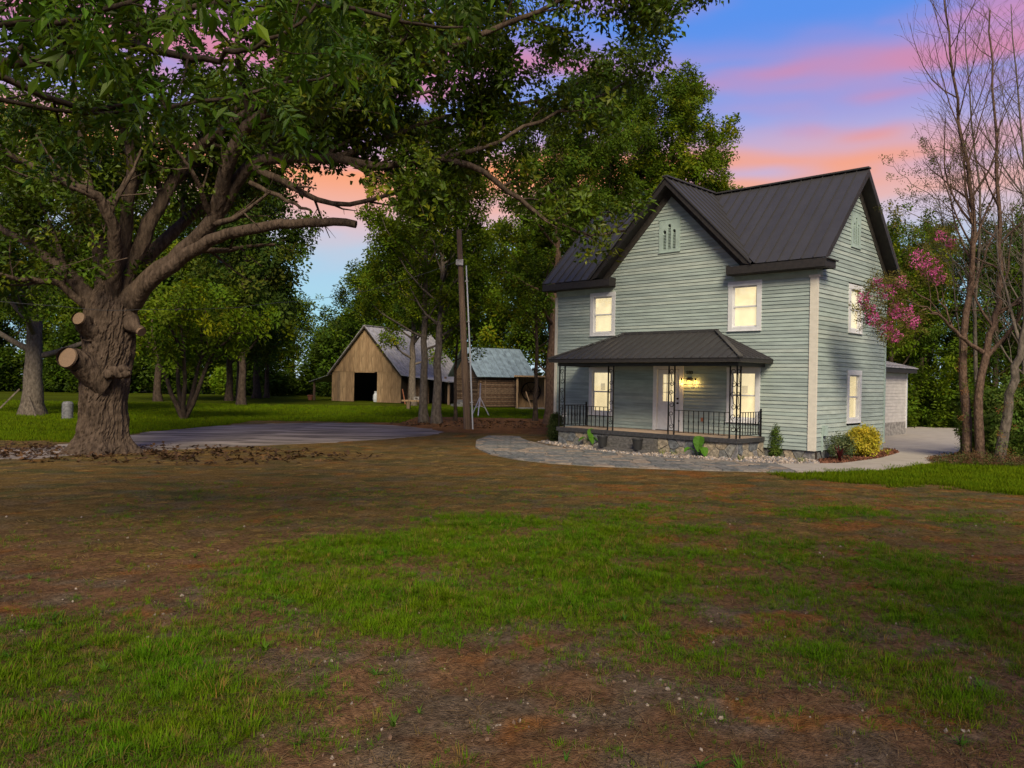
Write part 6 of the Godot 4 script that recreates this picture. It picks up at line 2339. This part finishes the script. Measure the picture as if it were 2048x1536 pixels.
	for i in 8500:
		var x := rnd(-85.0, 14.0)
		var z := -88.0 - rnd(0.0, 5.0) - absf(noise_a.get_noise_1d(x * 0.1)) * 14.0
		var hgt := 8.5 * (0.6 + noise_b.get_noise_1d(x * 0.21))
		var b := orient(Vector3.UP)
		var s := rnd(1.4, 2.6)
		put(under, Basis(b.x * s, b.y * s, b.z * s), Vector3(x, 0.3 + R.randf() * maxf(0.6, hgt), z), (dark if R.randf() < 0.5 else mid) * green(1.0))
	var u := spread(self, "undergrowth", sprigs["broad"], mats["leaf"], under)
	u.set_meta("kind", "stuff")
	u.set_meta("label", "low leafy undergrowth along the edge of the woods"); u.set_meta("category", "undergrowth")

func bare_trees() -> void:
	var at := Vector3(13.8, 0, -23.8)
	var specs := [
		["bare_tree", "tall bare tree, the left trunk of the clump beside the concrete", [Vector3(13.77, -0.05, -23.80), Vector3(13.63, 1.84, -23.80), Vector3(13.55, 3.34, -23.80), Vector3(13.69, 5.00, -23.80), Vector3(13.84, 6.67, -23.90), Vector3(13.86, 7.90, -24.00), Vector3(13.62, 9.59, -24.10), Vector3(13.29, 11.74, -24.20), Vector3(13.12, 13.77, -24.30), Vector3(13.02, 15.65, -24.40)], 0.145, "bark_red"],
		["bare_tree", "leaning bare trunk at the right front of the clump", [Vector3(14.07, -0.05, -22.80), Vector3(14.18, 1.30, -22.70), Vector3(14.31, 2.45, -22.60), Vector3(14.47, 3.59, -22.50), Vector3(14.81, 5.30, -22.50), Vector3(15.05, 7.29, -22.50), Vector3(15.1, 9.5, -22.6), Vector3(15.0, 12.5, -22.8), Vector3(15.1, 15.0, -23.0)], 0.165, "bark_grey"],
		["bare_tree", "slender bare tree behind the clump of trunks", [Vector3(15.6, -0.05, -26.3), Vector3(15.4, 2.0, -26.3), Vector3(15.3, 5.0, -26.3), Vector3(15.5, 8.0, -26.4), Vector3(15.2, 11.0, -26.5), Vector3(15.0, 14.5, -26.6)], 0.09, "bark_grey"],
		["bare_tree", "bare trunk at the right edge of the picture", [Vector3(16.76, -0.05, -26.00), Vector3(16.80, 1.51, -26.00), Vector3(16.83, 3.48, -26.00), Vector3(16.9, 7.0, -26.0), Vector3(16.7, 11.0, -26.2), Vector3(16.4, 15.0, -26.4)], 0.13, "bark_grey"],
	]
	for s in specs:
		var t := Grower.new()
		t.levels = 3
		t.leafy = 9
		t.every = [1.7, 2.7, 3.0]
		t.ratio = [0.26, 0.5, 0.5]
		t.rise = [0.2, 0.16, 0.08]
		t.angle = Vector2(0.4, 0.9)
		t.thin = 0.002
		t.wander = 0.16
		t.bare_to = 0.33
		var base: Vector3 = s[2][0]
		base.y = 0.0
		var o := thing(s[0], s[1], "tree", base, 0.0, "bare trees beside the concrete drive")
		limb(t, smooth_line(s[2]), s[3], 0.012, 0)
		part(o, "trunk", t.wood, mats[s[4]], Transform3D(Basis.IDENTITY, -base))
		# a little creeper climbs the foot of each trunk
		var buf := PackedFloat32Array()
		var line := smooth_line(s[2])
		for i in 60:
			var f := R.randf() * line.size() * 0.22
			var j := int(f)
			var b := orient(Vector3.UP)
			var q := rnd(0.6, 1.2)
			put(buf, Basis(b.x * q, b.y * q, b.z * q), line[j].lerp(line[j + 1], f - j) - base + rvec() * Vector3(0.22, 0.1, 0.22), (Color(0.08, 0.11, 0.02) if R.randf() < 0.6 else Color(0.16, 0.08, 0.03)) * green(0.8))
		var c := spread(o, "creeper", sprigs["small"], mats["leaf"], buf)
		c.set_meta("kind", "stuff")
	# crape myrtle with pink flowers
	var base := Vector3(13.88, 0, -23.4)
	var o := thing("crape_myrtle", "crape myrtle with pink flower heads reaching towards the house", "tree", base)
	var t := Grower.new()
	t.col = Color(0.13, 0.12, 0.022)
	t.levels = 3
	t.leafy = 9
	t.every = [1.2, 2.0, 2.2]
	t.ratio = [0.22, 0.5, 0.5]
	t.thin = 0.003
	t.rise = [0.15, 0.08, 0.03]
	t.bare_to = 0.35
	limb(t, smooth_line([Vector3(13.88, -0.05, -23.40), Vector3(13.82, 1.41, -23.40), Vector3(13.95, 3.08, -23.40), Vector3(14.18, 4.07, -23.40), Vector3(14.40, 5.12, -23.50), Vector3(14.46, 7.07, -23.60), Vector3(14.43, 8.91, -23.80), Vector3(14.40, 11.23, -24.00), Vector3(14.40, 13.74, -24.20)]), 0.145, 0.02, 0)
	limb(t, smooth_line([Vector3(14.0, 3.1, -23.4), Vector3(14.5, 3.9, -23.1), Vector3(14.8, 5.0, -22.9), Vector3(14.9, 6.6, -22.8)]), 0.08, 0.02, 0)
	var twigs := [
		[Vector3(13.90, 3.26, -23.40), Vector3(13.25, 3.60, -23.20), Vector3(12.75, 3.92, -23.00), Vector3(12.42, 4.23, -22.90), Vector3(11.86, 4.46, -22.70), Vector3(11.08, 4.64, -22.50), Vector3(10.3, 4.75, -22.30)],
		[Vector3(12.75, 3.92, -23.00), Vector3(12.50, 4.76, -23.20), Vector3(12.37, 5.37, -23.40), Vector3(12.19, 5.90, -23.50)],
		[Vector3(12.42, 4.23, -22.90), Vector3(11.60, 4.90, -22.60), Vector3(10.78, 5.11, -22.40), Vector3(10.20, 4.98, -22.20)],
		[Vector3(11.86, 4.46, -22.70), Vector3(11.28, 4.11, -22.50), Vector3(10.76, 3.66, -22.30)],
	]
	t.every = [0.8, 1.5, 1.0]
	for w in twigs:
		limb(t, smooth_line(w), 0.07 if w == twigs[0] else 0.03, 0.008, 1)
	part(o, "trunk", t.wood, mats["bark_red"], Transform3D(Basis.IDENTITY, -base))
	var petals := PackedFloat32Array()
	var leaves := PackedFloat32Array()
	var heads := [[9.85, 4.62, -22.2, 0.22], [10.1, 4.1, -22.2, 0.2], [10.5, 4.85, -22.3, 0.24], [10.75, 4.36, -22.3, 0.24], [10.45, 3.86, -22.2, 0.2], [12.05, 6.0, -23.5, 0.30], [12.35, 5.75, -23.5, 0.30], [12.55, 5.5, -23.5, 0.24], [11.1, 4.32, -22.5, 0.26], [10.2, 5.1, -22.2, 0.16], [10.95, 5.15, -22.4, 0.18], [10.75, 3.65, -22.3, 0.2], [10.0, 4.35, -22.2, 0.18], [11.35, 4.05, -22.5, 0.2], [12.7, 6.7, -23.6, 0.16], [13.0, 6.5, -23.6, 0.14]]
	for h in heads:
		for i in int(260 * h[3] / 0.22):
			var d: Vector3 = rvec() * float(h[3])
			d.y *= 1.25
			if d.length() > h[3] * 1.1 or noise_b.get_noise_3d(d.x * 7.0 + h[0] * 3.0, d.y * 7.0, d.z * 7.0) < -0.12:
				continue
			var b := orient(d)
			var q := rnd(0.5, 0.9)
			put(petals, Basis(b.x * q, b.y * q, b.z * q), Vector3(h[0], h[1], h[2]) + d - base, Color(0.78, 0.16, 0.46) * rnd(0.55, 1.25))
		for i in 46:
			var b := orient(Vector3.UP)
			var q := rnd(0.7, 1.3)
			put(leaves, Basis(b.x * q, b.y * q, b.z * q), Vector3(h[0], h[1], h[2]) + rvec() * (h[3] + 0.16) - base, t.col * green(1.0))
	var ps := MB.new()
	for i in 5:
		leaf(ps, rvec() * 0.02, rvec(), rvec().normalized(), 0.05, 0.04)
	var c := spread(o, "blossom", ps.mesh(), mats["petal"], petals)
	c.set_meta("kind", "stuff")
	c = spread(o, "foliage", sprigs["small"], mats["leaf"], leaves)
	c.set_meta("kind", "stuff")
	# the sparse small-leaved tree behind
	base = Vector3(14.25, 0, -25.0)
	o = thing("elm_sapling", "thin sapling with sparse small leaves against the sunset, beside the gable", "tree", base)
	t = Grower.new()
	t.col = Color(0.10, 0.11, 0.025)
	t.levels = 2
	t.leafy = 1
	t.rate = 5.0
	t.scale = 1.0
	t.scatter = 0.12
	t.thin = 0.002
	t.every = [1.6, 1.6, 1.0]
	t.ratio = [0.25, 0.5, 0.4]
	t.bare_to = 0.5
	for w in [[Vector3(14.25, -0.05, -25.0), Vector3(14.15, 3.0, -25.0), Vector3(13.9, 5.60, -25.00), Vector3(13.63, 7.02, -25.00), Vector3(13.41, 8.12, -25.00), Vector3(13.47, 9.22, -25.00)], [Vector3(13.63, 7.02, -25.00), Vector3(12.84, 7.44, -24.80), Vector3(12.11, 7.69, -24.60), Vector3(11.60, 7.66, -24.50)], [Vector3(13.41, 8.12, -25.00), Vector3(12.67, 8.37, -24.80), Vector3(11.98, 8.88, -24.70), Vector3(11.39, 9.16, -24.60)], [Vector3(13.7, 6.2, -25.0), Vector3(13.0, 6.5, -24.9), Vector3(12.4, 6.9, -24.8), Vector3(11.9, 7.0, -24.7)]]:
		limb(t, smooth_line(w), 0.035 if w[0].y < 0.0 else 0.02, 0.006, 0)
	finish_tree(o, t, "bark_grey", sprigs["small"], "leaf", -base)
	bush("laurel_shrub", "leafy green shrub growing among the bare trunks", "shrub", Vector3(14.9, 0, -24.4), Vector3(1.15, 1.1, 0.9), "broad", 330, Color(0.075, 0.12, 0.018), 0.62, {"lift": 0.1})
	bush("laurel_shrub", "larger leafy shrub behind the bare trunks at the right edge", "shrub", Vector3(16.9, 0, -25.3), Vector3(1.3, 1.4, 1.0), "broad", 330, Color(0.07, 0.11, 0.018), 0.66, {"lift": 0.1})
	var lit := PackedFloat32Array()
	for i in 700:
		var a := rnd(0, TAU)
		var r := 1.5 * sqrt(R.randf())
		var s := rnd(0.5, 1.2)
		var b := orient(Vector3.UP)
		put(lit, Basis(b.x * s, b.y * s, b.z * s), Vector3(13.9 + cos(a) * r * 1.1, 0.06 + R.randf() * 0.22 * (1.5 - r), -23.1 + sin(a) * r * 0.7), (Color(0.16, 0.085, 0.045) if R.randf() < 0.6 else Color(0.09, 0.11, 0.03)) * rnd(0.5, 1.3))
	var u := spread(self, "creeper_litter", sprigs["small"], mats["leaf"], lit)
	u.set_meta("kind", "stuff")
	u.set_meta("label", "reddish creeper and litter round the foot of the trunks"); u.set_meta("category", "undergrowth")

func _ready() -> void:
	R.seed = 20250
	noise_a.seed = 3
	noise_a.frequency = 1.0
	noise_a.fractal_octaves = 4
	noise_b.seed = 8
	noise_b.frequency = 1.0
	noise_b.fractal_octaves = 3
	make_view()
	make_materials()
	print("materials ", Time.get_ticks_msec())
	build_ground()
	grow_grass()
	print("ground ", Time.get_ticks_msec())
	build_house()
	print("house ", Time.get_ticks_msec())
	make_sprigs()
	big_oak()
	hickory()
	print("near trees ", Time.get_ticks_msec())
	barn()
	log_house()
	pole_and_wire()
	yard_things()
	planting()
	print("things ", Time.get_ticks_msec())
	bare_trees()
	woods()
	print("woods ", Time.get_ticks_msec())
